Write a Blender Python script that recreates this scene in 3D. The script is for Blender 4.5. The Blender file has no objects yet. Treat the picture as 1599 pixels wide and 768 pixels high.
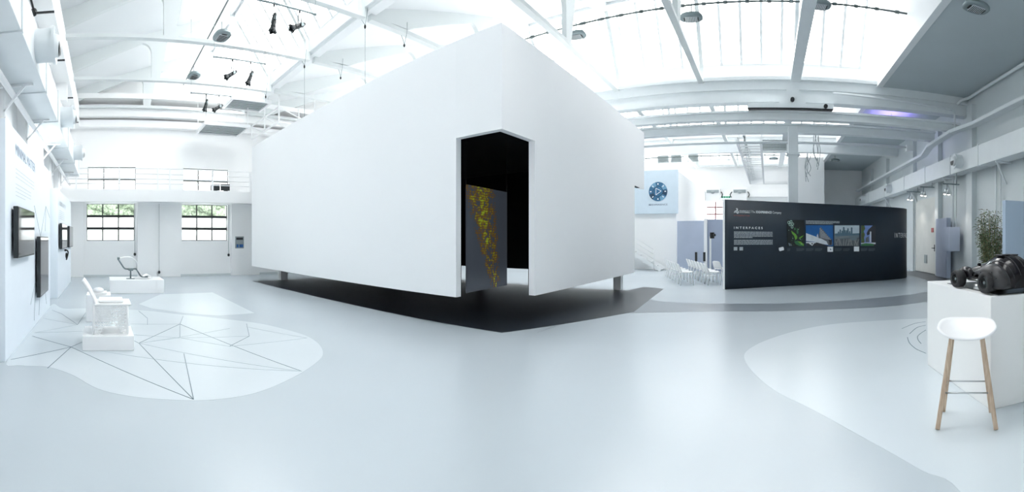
import bpy, bmesh, math, random
from math import sin, cos, tan, pi, radians as R, atan2, hypot
from mathutils import Vector, Matrix
random.seed(7)
SC = bpy.context.scene
COL = SC.collection

# ------------------------------------------------------------------ camera
EYE = 1.45
FOC = 660.0                      # pixels per radian of the stitched (cylindrical) picture
BX, HY = 1199.0, 373.0           # bearing of the +Y axis and the horizon row
cam_d = bpy.data.cameras.new('camera')
cam = bpy.data.objects.new('camera', cam_d)
COL.objects.link(cam)
SC.camera = cam
cam.location = (0, 0, EYE)
cam.rotation_euler = (R(90), 0, (BX - 799.5) / FOC)
cam_d.type = 'PANO'
cam_d.clip_start = 0.05
cam_d.clip_end = 500
def setc(k, v):
    if hasattr(cam_d, k): setattr(cam_d, k, v)
    else: setattr(cam_d.cycles, k, v)
setc('panorama_type', 'CENTRAL_CYLINDRICAL')
HALF = 799.5 / FOC
for k, v in (('central_cylindrical_range_u_min', -HALF), ('central_cylindrical_range_u_max', HALF),
             ('central_cylindrical_range_v_min', -(768 - HY) / FOC), ('central_cylindrical_range_v_max', HY / FOC),
             ('central_cylindrical_radius', 1.0)):
    setc(k, v)

# ------------------------------------------------------------------ light
SKY = 9.8
w = bpy.data.worlds.new('overcast_sky')
SC.world = w
w.use_nodes = True
bg = w.node_tree.nodes['Background']
bg.inputs[0].default_value = (1.0, 0.992, 0.99, 1)
bg.inputs[1].default_value = SKY
SC.view_settings.view_transform = 'Standard'
SC.view_settings.look = 'None'
SC.view_settings.exposure = 0.27
SC.view_settings.gamma = 1.0
SC.view_settings.use_curve_mapping = False
SC.cycles.use_denoising = True
SC.cycles.max_bounces = 14
SC.cycles.diffuse_bounces = 9
SC.cycles.glossy_bounces = 4
SC.cycles.transparent_max_bounces = 12
SC.cycles.sample_clamp_indirect = 12
SC.cycles.caustics_reflective = False
SC.cycles.caustics_refractive = False

# room measures (metres)
XL, XR = -16.2, 6.65             # back-left wall, right wall
YN, YF = -1.6, 29.4              # near (left) wall, far end wall
ZT = EYE + 4.85                  # tie bars
XS = 3.45                        # end of the glazed sheds
GUT = [5.4, 13.2, 21.0, 28.8]    # gutters
RIDGE_Z = EYE + 7.2
GUT_Z = EYE + 5.05
FR = [-15.6, -12.9, -10.2, -7.6, -4.84, -2.07]   # roof frames

def portal(loc, rot, sx, sy):
    l = bpy.data.lights.new('daylight_portal', 'AREA')
    l.shape = 'RECTANGLE'; l.size = sx; l.size_y = sy
    l.cycles.is_portal = True
    o = bpy.data.objects.new('daylight_portal', l); COL.objects.link(o)
    o.location = loc; o.rotation_euler = rot
for g in GUT:                    # light enters through the sloping glass: aim down and towards -y
    portal(((XL + XS) / 2, g - .62, EYE + 6.3), (R(-60), 0, 0), XS - XL, 1.95)

# ------------------------------------------------------------------ materials
MATS = {}
def mat(name, col, rough=.6, metal=0, noise=0, nscale=3, bump=0, bscale=40, emit=None, es=0, coat=0, spec=.5):
    if name in MATS: return MATS[name]
    m = bpy.data.materials.new(name); m.use_nodes = True
    nt = m.node_tree; b = nt.nodes['Principled BSDF']
    b.inputs['Base Color'].default_value = (*col, 1)
    b.inputs['Roughness'].default_value = rough
    b.inputs['Metallic'].default_value = metal
    b.inputs['Specular IOR Level'].default_value = spec
    if coat: b.inputs['Coat Weight'].default_value = coat
    tc = nt.nodes.new('ShaderNodeTexCoord')
    if noise:
        n = nt.nodes.new('ShaderNodeTexNoise'); n.inputs['Scale'].default_value = nscale; n.inputs['Detail'].default_value = 4
        nt.links.new(tc.outputs['Object'], n.inputs['Vector'])
        r = nt.nodes.new('ShaderNodeMapRange')
        r.inputs[1].default_value = .3; r.inputs[2].default_value = .7
        r.inputs[3].default_value = 1 - noise; r.inputs[4].default_value = 1 + noise
        nt.links.new(n.outputs['Fac'], r.inputs[0])
        mx = nt.nodes.new('ShaderNodeVectorMath'); mx.operation = 'SCALE'
        mx.inputs[0].default_value = col
        nt.links.new(r.outputs[0], mx.inputs['Scale'])
        nt.links.new(mx.outputs[0], b.inputs['Base Color'])
    if bump:
        n = nt.nodes.new('ShaderNodeTexNoise'); n.inputs['Scale'].default_value = bscale
        nt.links.new(tc.outputs['Object'], n.inputs['Vector'])
        bp = nt.nodes.new('ShaderNodeBump'); bp.inputs['Strength'].default_value = bump; bp.inputs['Distance'].default_value = .01
        nt.links.new(n.outputs['Fac'], bp.inputs['Height'])
        nt.links.new(bp.outputs[0], b.inputs['Normal'])
    if emit:
        b.inputs['Emission Color'].default_value = (*emit, 1); b.inputs['Emission Strength'].default_value = es
    MATS[name] = m
    return m
def wood(name, c1, c2):
    m = bpy.data.materials.new(name); m.use_nodes = True
    nt = m.node_tree; b = nt.nodes['Principled BSDF']; b.inputs['Roughness'].default_value = .5
    tc = nt.nodes.new('ShaderNodeTexCoord'); mp = nt.nodes.new('ShaderNodeMapping'); mp.inputs['Scale'].default_value = (40, 40, 2.5)
    n = nt.nodes.new('ShaderNodeTexNoise'); n.inputs['Scale'].default_value = 2
    cr = nt.nodes.new('ShaderNodeValToRGB')
    cr.color_ramp.elements[0].position = .3; cr.color_ramp.elements[0].color = (*c1, 1)
    cr.color_ramp.elements[1].position = .7; cr.color_ramp.elements[1].color = (*c2, 1)
    nt.links.new(tc.outputs['Object'], mp.inputs[0]); nt.links.new(mp.outputs[0], n.inputs['Vector'])
    nt.links.new(n.outputs['Fac'], cr.inputs[0]); nt.links.new(cr.outputs[0], b.inputs['Base Color'])
    return m
def glass(name, tint=(1, 1, 1), gloss=.05, frost=0):
    m = bpy.data.materials.new(name); m.use_nodes = True
    nt = m.node_tree; nt.nodes.clear()
    out = nt.nodes.new('ShaderNodeOutputMaterial'); t = nt.nodes.new('ShaderNodeBsdfTransparent')
    t.inputs[0].default_value = (*tint, 1)
    g = nt.nodes.new('ShaderNodeBsdfTranslucent' if frost else 'ShaderNodeBsdfGlossy')
    if not frost: g.inputs['Roughness'].default_value = .05
    else: g.inputs[0].default_value = (.95, .97, 1, 1)
    mx = nt.nodes.new('ShaderNodeMixShader'); mx.inputs[0].default_value = frost or gloss
    nt.links.new(t.outputs[0], mx.inputs[1]); nt.links.new(g.outputs[0], mx.inputs[2]); nt.links.new(mx.outputs[0], out.inputs[0])
    return m
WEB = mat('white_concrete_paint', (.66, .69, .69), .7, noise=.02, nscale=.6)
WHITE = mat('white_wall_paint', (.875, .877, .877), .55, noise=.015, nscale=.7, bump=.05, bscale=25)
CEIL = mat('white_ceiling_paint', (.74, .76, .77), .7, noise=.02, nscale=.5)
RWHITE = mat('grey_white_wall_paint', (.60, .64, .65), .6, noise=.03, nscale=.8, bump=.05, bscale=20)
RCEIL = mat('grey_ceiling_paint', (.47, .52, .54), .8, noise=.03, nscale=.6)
STEEL = mat('white_painted_steel', (.84, .85, .855), .4, noise=.01)
STEELG = mat('grey_white_painted_steel', (.70, .735, .75), .4, noise=.02)
CUBE = mat('matt_white_board', (.89, .892, .90), .6, noise=.008, nscale=.4)
PLI = mat('white_lacquered_board', (.87, .87, .875), .35, noise=.008)
BLACKIN = mat('black_fabric_lining', (.006, .008, .014), .9, noise=.1)
FLOOR = mat('pale_blue_resin_floor', (.455, .505, .54), .27, noise=.035, nscale=.35, spec=.45)
PALE = mat('whitish_resin_floor', (.565, .618, .65), .27, noise=.03, nscale=.4, spec=.45)
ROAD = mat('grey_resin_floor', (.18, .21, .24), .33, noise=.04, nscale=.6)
ROAD_DIM = mat('grey_resin_dim_light', (.07, .078, .09), .36, noise=.05, nscale=.6)  # same resin as ROAD; its dimmer lighting is painted into the colour
UNDERSHADE = mat('grey_vinyl_in_shade', (.016, .022, .031), .38, noise=.1, nscale=1)  # same grey vinyl as the band, with the pavilion's shade in its colour
INK = mat('dark_blue_grey_ink', (.05, .09, .11), .6, noise=.05)
LIGHTINK = mat('faint_grey_ink', (.36, .43, .46), .5, noise=.05)
BLACK = mat('black_plastic', (.012, .013, .015), .35, noise=.1)
GLOSSB = mat('gloss_black_screen', (.04, .035, .038), .06, noise=.02)
DARK = mat('black_steel', (.02, .025, .028), .45, noise=.1)
NAVY = mat('dark_slate_blue_panel_paint', (.016, .028, .043), .5, noise=.06, nscale=1.5)
LAV = mat('pale_lavender_board', (.42, .47, .58), .6, noise=.02)
SIGNB = mat('pale_blue_print', (.62, .72, .80), .5, noise=.02)
PRINTW = mat('white_print', (.9, .92, .94), .5, noise=.03)
PRINTG = mat('grey_print', (.48, .52, .55), .5, noise=.03)
PRINTD = mat('dim_grey_print', (.11, .14, .15), .5, noise=.03)
PRINTR = mat('dark_red_print', (.5, .09, .06), .5, noise=.03)
CHROME = mat('brushed_metal', (.55, .57, .58), .28, 1, noise=.03)
GREYM = mat('grey_cast_metal', (.25, .30, .31), .4, .6, noise=.05)
GREYP = mat('grey_plastic', (.30, .34, .35), .5, noise=.05)
WPL = mat('white_moulded_plastic', (.86, .86, .86), .35, noise=.005)
CABLE = mat('dark_steel_cable', (.12, .15, .15), .5, noise=.1)
SKYG = glass('skylight_glass', (.982, .99, .99), .04)
CLEAR = glass('clear_window_glass', (.95, .98, .98), .06)
FROST = glass('frosted_window_glass', (1, 1, 1), .05, frost=.93)
WOODM = wood('pale_oak', (.42, .30, .21), (.58, .45, .34))

# ------------------------------------------------------------------ helpers
JIT = random.Random(3)
class MB:
    def __init__(s): s.v = []; s.f = []; s.m = []; s.s = []
    def add(s, vs, fs, mi=0, sm=False):
        b = len(s.v); s.v += [tuple(v) for v in vs]
        for f in fs: s.f.append([b + i for i in f]); s.m.append(mi); s.s.append(sm)
        return s
    def box(s, x0, x1, y0, y1, z0, z1, mi=0):
        e = lambda: JIT.uniform(0, .0007)          # real boards never meet in one plane
        x0, x1, y0, y1, z0, z1 = x0 - e(), x1 + e(), y0 - e(), y1 + e(), z0 - e(), z1 + e()
        vs = [(x, y, z) for x in (x0, x1) for y in (y0, y1) for z in (z0, z1)]
        return s.add(vs, [(0, 1, 3, 2), (4, 6, 7, 5), (0, 4, 5, 1), (2, 3, 7, 6), (0, 2, 6, 4), (1, 5, 7, 3)], mi)
    def bar(s, a, b, w=.05, h=None, mi=0, up=(0, 0, 1)):
        h = h or w; a = Vector(a); b = Vector(b); d = (b - a).normalized(); u = Vector(up)
        if abs(d.dot(u)) > .98: u = Vector((1, 0, 0))
        sd = d.cross(u).normalized() * w / 2; uu = sd.cross(d).normalized() * h / 2
        vs = [p + i * sd + j * uu for p in (a, b) for i, j in ((-1, -1), (1, -1), (1, 1), (-1, 1))]
        return s.add(vs, [(0, 1, 2, 3), (7, 6, 5, 4), (0, 4, 5, 1), (1, 5, 6, 2), (2, 6, 7, 3), (3, 7, 4, 0)], mi)
    def tube(s, pts, r=.01, n=8, mi=0, caps=True):
        pts = [Vector(p) for p in pts]; rs = r if isinstance(r, (list, tuple)) else [r] * len(pts)
        vs = []; prev = None
        for i, p in enumerate(pts):
            d = ((pts[min(i + 1, len(pts) - 1)] - pts[max(i - 1, 0)])).normalized()
            if prev is None:
                u = Vector((0, 0, 1)) if abs(d.z) < .9 else Vector((1, 0, 0))
                prev = d.cross(u).normalized()
            else:
                prev = (prev - d * prev.dot(d)).normalized()
            o = d.cross(prev)
            for k in range(n):
                a = 2 * pi * k / n; vs.append(p + (prev * cos(a) + o * sin(a)) * rs[i])
        fs = []
        for i in range(len(pts) - 1):
            for k in range(n):
                a, b = i * n + k, i * n + (k + 1) % n; fs.append((a, b, b + n, a + n))
        s.add(vs, fs, mi, True)
        if caps:
            base = len(s.v) - len(vs)
            s.f.append([base + k for k in range(n)][::-1]); s.m.append(mi); s.s.append(False)
            s.f.append([base + (len(pts) - 1) * n + k for k in range(n)]); s.m.append(mi); s.s.append(False)
        return s
    def lathe_x(s, c, prof, n=28, mi=0):
        vs = [(c[0] + a, c[1] + b * cos(2 * pi * k / n), c[2] + b * sin(2 * pi * k / n)) for a, b in prof for k in range(n)]
        fs = [(i * n + k, i * n + (k + 1) % n, (i + 1) * n + (k + 1) % n, (i + 1) * n + k) for i in range(len(prof) - 1) for k in range(n)]
        fs += [list(range(n)), [(len(prof) - 1) * n + k for k in range(n)]]
        return s.add(vs, fs, mi, True)
    def prism(s, poly, lo, hi, axis='z', mi=0):
        n = len(poly)
        def P(a, b, t): return {'z': (a, b, t), 'x': (t, a, b), 'y': (a, t, b)}[axis]
        vs = [P(a, b, lo) for a, b in poly] + [P(a, b, hi) for a, b in poly]
        fs = [list(range(n))[::-1], list(range(n, 2 * n))] + [(i, (i + 1) % n, (i + 1) % n + n, i + n) for i in range(n)]
        return s.add(vs, fs, mi)
    def ell(s, c, r, nu=20, nv=12, mi=0, cut=None):
        vs = []; fs = []
        for j in range(nv + 1):
            ph = -pi / 2 + pi * j / nv
            for i in range(nu):
                th = 2 * pi * i / nu
                z = sin(ph) * r[2]
                if cut is not None: z = max(z, cut)
                vs.append((c[0] + cos(th) * cos(ph) * r[0], c[1] + sin(th) * cos(ph) * r[1], c[2] + z))
        for j in range(nv):
            for i in range(nu):
                a, b = j * nu + i, j * nu + (i + 1) % nu; fs.append((a, b, b + nu, a + nu))
        return s.add(vs, fs, mi, True)
    def grid(s, fn, nu, nv, mi=0, sm=True, wrap=False):
        vs = [fn(i / nu, j / nv) for j in range(nv + 1) for i in range(nu + 1)]
        fs = [(j * (nu + 1) + i, j * (nu + 1) + i + 1, (j + 1) * (nu + 1) + i + 1, (j + 1) * (nu + 1) + i) for j in range(nv) for i in range(nu)]
        return s.add(vs, fs, mi, sm)
    def build(s, name, mats, parent=None, origin=None, bevel=0, solid=0, sub=0):
        me = bpy.data.meshes.new(name)
        o = Vector(origin) if origin else Vector((0, 0, 0))
        me.from_pydata([Vector(v) - o for v in s.v], [], s.f)
        for m in (mats if isinstance(mats, (list, tuple)) else [mats]): me.materials.append(m)
        me.polygons.foreach_set('material_index', s.m); me.polygons.foreach_set('use_smooth', s.s)
        bm = bmesh.new(); bm.from_mesh(me); bmesh.ops.remove_doubles(bm, verts=bm.verts, dist=1e-5)
        bmesh.ops.recalc_face_normals(bm, faces=bm.faces); bm.to_mesh(me); bm.free()
        ob = bpy.data.objects.new(name, me); COL.objects.link(ob); ob.location = o
        if parent is not None:
            ob.parent = parent; ob.location = o - (WL.get(parent.name, Vector((0, 0, 0))))
            WL[ob.name] = o
        else: WL[ob.name] = o
        if solid:
            md = ob.modifiers.new('thickness', 'SOLIDIFY'); md.thickness = solid; md.offset = 0
        if bevel:
            md = ob.modifiers.new('bevel', 'BEVEL'); md.width = bevel; md.segments = 2; md.limit_method = 'ANGLE'
        if sub:
            md = ob.modifiers.new('smooth', 'SUBSURF'); md.levels = sub; md.render_levels = sub
        return ob
WL = {}                          # world location of every object without rotation
def empty(name, label, cat, loc=(0, 0, 0), rz=0, group=None):
    o = bpy.data.objects.new(name, None); COL.objects.link(o); o.empty_display_size = .2
    o.location = loc; o.rotation_euler = (0, 0, rz); WL[o.name] = Vector(loc)
    return tag(o, label, cat, group)
def lempty(name, label, cat, group=None):     # prototype at the origin, moved later
    return empty(name, label, cat, (0, 0, 0), 0, group)
def tag(o, label, cat, group=None):
    o['label'] = label; o['category'] = cat
    if group: o['group'] = group
    return o
def struct(o): o['kind'] = 'structure'; return o
TRIM = [0]; WIN = [0]
def trim(mb, m, **k):
    TRIM[0] += 1
    return struct(mb.build('trim_%d' % TRIM[0], m, **k))
def kids(o): return [c for c in list(bpy.data.objects) if c.parent == o]
def copy_tree(o, parent=None):
    c = o.copy(); COL.objects.link(c)
    if parent is not None: c.parent = parent
    for ch in kids(o): copy_tree(ch, c)
    return c
def at(px, dist=None, x=None, y=None):
    """point on the plan at a bearing; give distance, or the x or y plane it lies in"""
    th = (px - BX) / FOC
    if dist is None: dist = x / sin(th) if x is not None else y / cos(th)
    return Vector((dist * sin(th), dist * cos(th)))
def zat(p, py): return EYE + (HY - py) / FOC * hypot(p[0], p[1])
def fl(px, py):
    d = EYE * FOC / (py - HY); return at(px, dist=d)
def crom(pts, n=6, closed=True):
    out = []; N = len(pts); P = [Vector(p) for p in pts]
    for i in range(N if closed else N - 1):
        p0, p1, p2, p3 = (P[(i - 1) % N], P[i], P[(i + 1) % N], P[(i + 2) % N]) if closed else (P[max(i - 1, 0)], P[i], P[i + 1], P[min(i + 2, N - 1)])
        for k in range(n):
            t = k / n
            out.append(.5 * ((2 * p1) + (p2 - p0) * t + (2 * p0 - 5 * p1 + 4 * p2 - p3) * t * t + (3 * p1 - p0 - 3 * p2 + p3) * t ** 3))
    if not closed: out.append(P[-1])
    return out
def text_geo(body, size=1, spacing=1, bold=0):
    cu = bpy.data.curves.new('lettering', 'FONT'); cu.body = body; cu.size = size; cu.space_character = spacing; cu.offset = bold
    cu.resolution_u = 3
    ob = bpy.data.objects.new('lettering', cu); COL.objects.link(ob)
    bpy.context.view_layer.update()
    me = bpy.data.meshes.new_from_object(ob.evaluated_get(bpy.context.evaluated_depsgraph_get()))
    vs = [tuple(v.co) for v in me.vertices]; fs = [tuple(p.vertices) for p in me.polygons]
    bpy.data.objects.remove(ob); bpy.data.curves.remove(cu); bpy.data.meshes.remove(me)
    return vs, fs
def text_fit(mb, body, fn, u0, u1, v0, v1, mi=0, spacing=1, bold=0):
    """lettering stretched into the rectangle u0..u1 x v0..v1 of a surface fn(u, v)"""
    vs, fs = text_geo(body, 1, spacing, bold)
    xs = [v[0] for v in vs]; ys = [v[1] for v in vs]
    a, b = min(xs), max(xs); c, d = min(ys), max(ys)
    mb.add([fn(u0 + (x - a) / (b - a) * (u1 - u0), v0 + (y - c) / (d - c) * (v1 - v0)) for x, y, z in vs], fs, mi)
def words(mb, fn, u0, u1, v0, v1, rows, mi=0, last=1.0, fill=.55):
    """unreadably small print: rows of word-long strokes"""
    rh = (v1 - v0) / rows
    for r in range(rows):
        u = u0; end = u0 + (u1 - u0) * (last if r == rows - 1 else 1)
        y = v1 - (r + 1) * rh + rh * (1 - fill) / 2
        while u < end - 1e-4:
            wd = min((u1 - u0) * random.uniform(.03, .10), end - u)
            mb.add([fn(u, y), fn(u + wd, y), fn(u + wd, y + rh * fill), fn(u, y + rh * fill)], [(0, 1, 2, 3)], mi)
            u += wd + (u1 - u0) * .007

# ================================================================== SETTING
# ---- floor with its inlaid colour zones, two with painted-in shade
fm = MB()
fm.box(XL - .3, XR + .3, YN - .3, YF + .3, -.2, 0, 0)
def zone(pts, z, mi, smooth=True, n=5):
    P = crom(pts, n) if smooth else [Vector(p) for p in pts]
    fm.prism([(p[0], p[1]) for p in P], .0002, z, 'z', mi)
L = [Vector((-4.9, -1.14)), Vector((-4.75, -.95))] + [fl(x / 2.954, 380 + y / 2.954) for x, y in [(220, 570), (330, 605), (450, 670), (600, 705), (800, 722), (980, 722), (1180, 690), (1350, 620), (1460, 550), (1490, 505), (1460, 455), (1380, 415), (1200, 370), (1000, 345), (850, 330), (640, 308), (400, 300), (290, 300)]] + [Vector((-9.3, -1.14)), Vector((-7, -1.14))]
zone(L, .0015, 1)
zone([fl(x / 2.954, 380 + y / 2.954) for x, y in [(740, 235), (980, 226), (1080, 275), (1175, 322), (1010, 334), (850, 322), (700, 300), (640, 280)]], .0015, 1, False)
Rb = [fl(*p) for p in [(1447, 497), (1400, 499), (1310, 505), (1250, 515), (1200, 530), (1170, 545), (1162, 558), (1175, 580), (1210, 610), (1270, 640), (1370, 695), (1440, 735), (1500, 768)]]
Rb += [Vector((.95, 1.15)), Vector((1.6, .5)), Vector((3.2, .9)), Vector((4.6, 3.0)), Vector((4.4, 6.5)), Vector((3.4, 7.4))]
zone(Rb, .0015, 1)
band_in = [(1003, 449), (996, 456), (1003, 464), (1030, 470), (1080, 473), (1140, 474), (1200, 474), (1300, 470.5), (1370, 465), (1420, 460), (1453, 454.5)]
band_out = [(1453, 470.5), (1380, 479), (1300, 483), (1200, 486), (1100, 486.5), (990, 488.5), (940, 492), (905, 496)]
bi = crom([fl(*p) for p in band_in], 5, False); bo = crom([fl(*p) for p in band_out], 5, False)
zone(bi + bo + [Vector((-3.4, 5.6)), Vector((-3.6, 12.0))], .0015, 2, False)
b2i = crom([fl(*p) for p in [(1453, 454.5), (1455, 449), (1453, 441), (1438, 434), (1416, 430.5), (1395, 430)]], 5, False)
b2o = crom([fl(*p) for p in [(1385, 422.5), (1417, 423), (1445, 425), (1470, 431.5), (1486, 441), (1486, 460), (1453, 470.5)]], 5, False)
zone(b2i + b2o, .0015, 3, False)  # far stretch of the same band, painted darker for its lighting
zone([(-13.6, 5.0), (-3.85, 5.28), (-2.62, 8.0), (-3.0, 11.9), (-3.7, 12.25), (-3.9, 11.2), (-13.6, 11.2)], .003, 4, False)  # floor under the pavilion, shade painted in
def fline(a, b, wdt=.007, mi=5):
    a = fl(a[0] / 2.954, 380 + a[1] / 2.954); b = fl(b[0] / 2.954, 380 + b[1] / 2.954)
    fm.bar((a.x, a.y, .002), (b.x, b.y, .002), wdt, .002, mi)
A_, B_, C_, D_, E_, E2, E3, F_ = (328, 478), (893, 720), (640, 460), (830, 372), (1137, 370), (1150, 428), (1058, 475), (358, 375)
for a, b in [(A_, (220, 575)), (A_, (50, 536)), (A_, (150, 428)), (A_, (390, 450)), (A_, B_), (B_, C_), (B_, (848, 508)), (C_, (600, 440)), (C_, D_), (D_, (845, 335)), (D_, (830, 435)), (D_, (1392, 590)), (E_, E2), (E2, E3), (F_, (285, 325)), ((285, 325), (240, 308)), (F_, (395, 320)), ((640, 312), (680, 345)), ((680, 345), (680, 375))]:
    fline(a, b)
for a, b in [(C_, (1392, 590)), (C_, (1060, 392)), (E3, (1415, 436)), ((1137, 385), (1415, 436)), ((830, 435), E3), ((430, 490), (1392, 590)), (F_, (160, 412)), (F_, (200, 345)), (C_, (830, 435)), ((160, 412), (382, 405)), (E2, (830, 435)), ((600, 372), (830, 372)), ((600, 420), (830, 435))]:
    fline(a, b, .009, 6)
for arc in [[(20, 330), (70, 310), (113, 303)], [(50, 350), (80, 325), (113, 317)], [(113, 335), (85, 355), (82, 370), (95, 388)], [(42, 363), (50, 385), (75, 408), (113, 425)]]:
    P = crom([fl(1400 + x / 2.477, 380 + y / 2.477) for x, y in arc], 8, False)
    for a, b in zip(P, P[1:]): fm.bar((a.x, a.y, .002), (b.x, b.y, .002), .010, .002, 5)
struct(fm.build('floor', [FLOOR, PALE, ROAD, ROAD_DIM, UNDERSHADE, INK, LIGHTINK]))

# ---- walls
def wall_with_holes(mb, axis, c0, c1, a0, a1, z0, z1, holes, mi=0):
    """slab between c0..c1 on its thin axis, spanning a0..a1 and z0..z1, with (a0,a1,z0,z1) holes"""
    As = sorted({a0, a1, *[h[0] for h in holes], *[h[1] for h in holes]}); Zs = sorted({z0, z1, *[h[2] for h in holes], *[h[3] for h in holes]})
    for i in range(len(As) - 1):
        for j in range(len(Zs) - 1):
            am, zm = (As[i] + As[i + 1]) / 2, (Zs[j] + Zs[j + 1]) / 2
            if any(h[0] < am < h[1] and h[2] < zm < h[3] for h in holes): continue
            if axis == 'x': mb.box(c0, c1, As[i], As[i + 1], Zs[j], Zs[j + 1], mi)
            else: mb.box(As[i], As[i + 1], c0, c1, Zs[j], Zs[j + 1], mi)
def window(axis, c, a0, a1, z0, z1, cols, rows, inward, thick=.03, thick_rows=.05, fm=DARK, panes=None, only_thin=False):
    """steel window: frame grid and glass panes"""
    WIN[0] += 1
    o = bpy.data.objects.new('window_%d' % WIN[0], None); COL.objects.link(o); struct(o); o.empty_display_size = .2
    WL[o.name] = Vector((0, 0, 0))
    f = MB()
    def B(p0, p1, q0, q1, d=.03):
        if axis == 'x': f.box(c - d, c + d, p0, p1, q0, q1)
        else: f.box(p0, p1, c - d, c + d, q0, q1)
    for i in range(cols + 1):
        a = a0 + (a1 - a0) * i / cols; t = thick / 2
        B(max(a0, a - t), min(a1, a + t), z0, z1, .025)
    for j in range(rows + 1):
        z = z0 + (z1 - z0) * j / rows; t = (thick_rows if 0 < j < rows else thick) / 2
        B(a0, a1, max(z0, z - t), min(z1, z + t), .03)
    f.build('window_frame', fm, o)
    for j in range(rows):
        q0, q1 = z0 + (z1 - z0) * j / rows, z0 + (z1 - z0) * (j + 1) / rows
        g = MB()
        if axis == 'x': g.box(c - .004, c + .004, a0, a1, q0, q1)
        else: g.box(a0, a1, c - .004, c + .004, q0, q1)
        g.build('pane', (panes[j] if panes else CLEAR), o)
    return o
ZTOP = RIDGE_Z + .3
bw = MB()
LW = [(-.66, 1.17, 1.38, 2.80), (3.02, 4.88, 1.38, 2.80)]
UW = [(-.62, 1.22, 3.30, 4.22), (3.08, 4.92, 3.30, 4.22)]
wall_with_holes(bw, 'x', XL - .35, XL, YN - .3, YF + .3, 0, ZTOP, LW + UW)
for y0, y1 in ((-1.6, -.78), (1.28, 2.95), (5.0, 6.2)): bw.box(XL, XL + .14, y0, y1, 0, 2.85)
struct(bw.build('wall_back', WHITE))
for h in LW: window('x', XL - .12, h[0], h[1], h[2], h[3], 3, 3, 1, .04, .09, panes=[FROST, FROST, CLEAR])
for h in UW: window('x', XL - .12, h[0], h[1], h[2], h[3], 3, 2, 1, .04, .08, panes=[FROST, FROST])
nw = MB()
NW = [(-9.6, -8.2, 1.9, 3.9)]
wall_with_holes(nw, 'y', YN - .35, YN, XL - .3, XR + .3, 0, ZTOP, NW)
for x in (-13.6, -11.3, -9.9, -7.9, -6.3, -3.6): nw.box(x - .22, x + .22, YN, YN + .16, 0, 5.1)
struct(nw.build('wall_left', WHITE))
for h in NW: window('y', YN - .15, h[0], h[1], h[2], h[3], 3, 3, 1)
for h in NW[1:]: pass
rw = MB()
DY0, DY1, DH = 15.55, 18.0, 3.15
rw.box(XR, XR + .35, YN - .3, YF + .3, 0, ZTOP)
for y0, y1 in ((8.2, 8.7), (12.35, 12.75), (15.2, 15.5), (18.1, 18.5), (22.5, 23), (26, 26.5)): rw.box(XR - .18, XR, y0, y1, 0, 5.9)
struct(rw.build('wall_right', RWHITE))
fw = MB()
FWN = [(-4.6, -2.75, 2.72, 4.15)]
wall_with_holes(fw, 'y', YF, YF + .35, XL - .3, XR + .3, 0, ZTOP, FWN)
fw.box(1.85, 3.5, 26.0, YF, 0, ZT + .2)
fw.box(-4.3, 1.85, YF - .35, YF, 4.35, 4.6)
struct(fw.build('wall_far', WHITE))
window('y', YF + .1, *FWN[0], 2, 3, 1, .10, .10, fm=mat('red_brown_window_paint', (.22, .10, .10), .5, noise=.1), panes=[FROST] * 3)
# inner block that closes the left of the far hall (carries the round logo)
ib = MB(); ib.box(XL, -4.3, 19.5, YF, 0, 4.72); ib.box(XL, -4.3, 19.44, 19.5, 0, .02)
struct(ib.build('wall_inner', WHITE))

# ---- roof: sheds with steep glass on the far side of each bay
ro = MB(); ADDED_ROOFL = []
starts = [YN - .3] + GUT[:-1]
for s0, g in zip(starts, GUT):
    full0 = g - 7.8; yr = g - 1.2
    zs = GUT_Z + (s0 - full0) * (RIDGE_Z - GUT_Z) / 6.6
    if g < 20:
        ro.prism([(s0, zs), (yr, RIDGE_Z), (yr, RIDGE_Z + .15), (s0, zs + .15)], XL - .3, XS, 'x', 0)
    else:                        # added rooflights in the long slope brighten the far bays
        sz = lambda y: GUT_Z + (y - full0) * (RIDGE_Z - GUT_Z) / 6.6
        ya_, yb_ = full0 + 2.5, full0 + 3.7
        for a, b, c, d in ((s0, ya_, XL - .3, XS), (yb_, yr, XL - .3, XS), (ya_, yb_, XL - .3, -9.0), (ya_, yb_, 1.0, XS)):
            ro.prism([(a, sz(a)), (b, sz(b)), (b, sz(b) + .15), (a, sz(a) + .15)], c, d, 'x', 0)
        ADDED_ROOFL.append((ya_, sz(ya_), yb_, sz(yb_)))
    ro.prism([(yr - .1, RIDGE_Z - .12), (yr + .06, RIDGE_Z - .12), (yr + .06, RIDGE_Z + .15), (yr - .1, RIDGE_Z + .15)], XL - .3, XS, 'x', 0)
    # end wall of the shed above the flat strip
    ro.prism([(s0, ZT - .03), (g, ZT - .03), (g, RIDGE_Z + .3), (s0, RIDGE_Z + .3)], XS - .03, XS + .15, 'x', 0)
    # gutter upstand: fascia under the glass
    ro.box(XL - .3, XS, g - .06, g + .1, EYE + 5.06, EYE + 5.46, 0)
    ro.box(XL - .3, XS, g + .0, g + .25, EYE + 4.98, EYE + 5.06, 0)
ro.box(XL - .3, XS, 28.8, YF + .3, GUT_Z, GUT_Z + .15, 0)
struct(ro.build('ceiling', CEIL))
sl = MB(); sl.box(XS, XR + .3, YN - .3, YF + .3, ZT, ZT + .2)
trim(sl, RCEIL)
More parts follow.
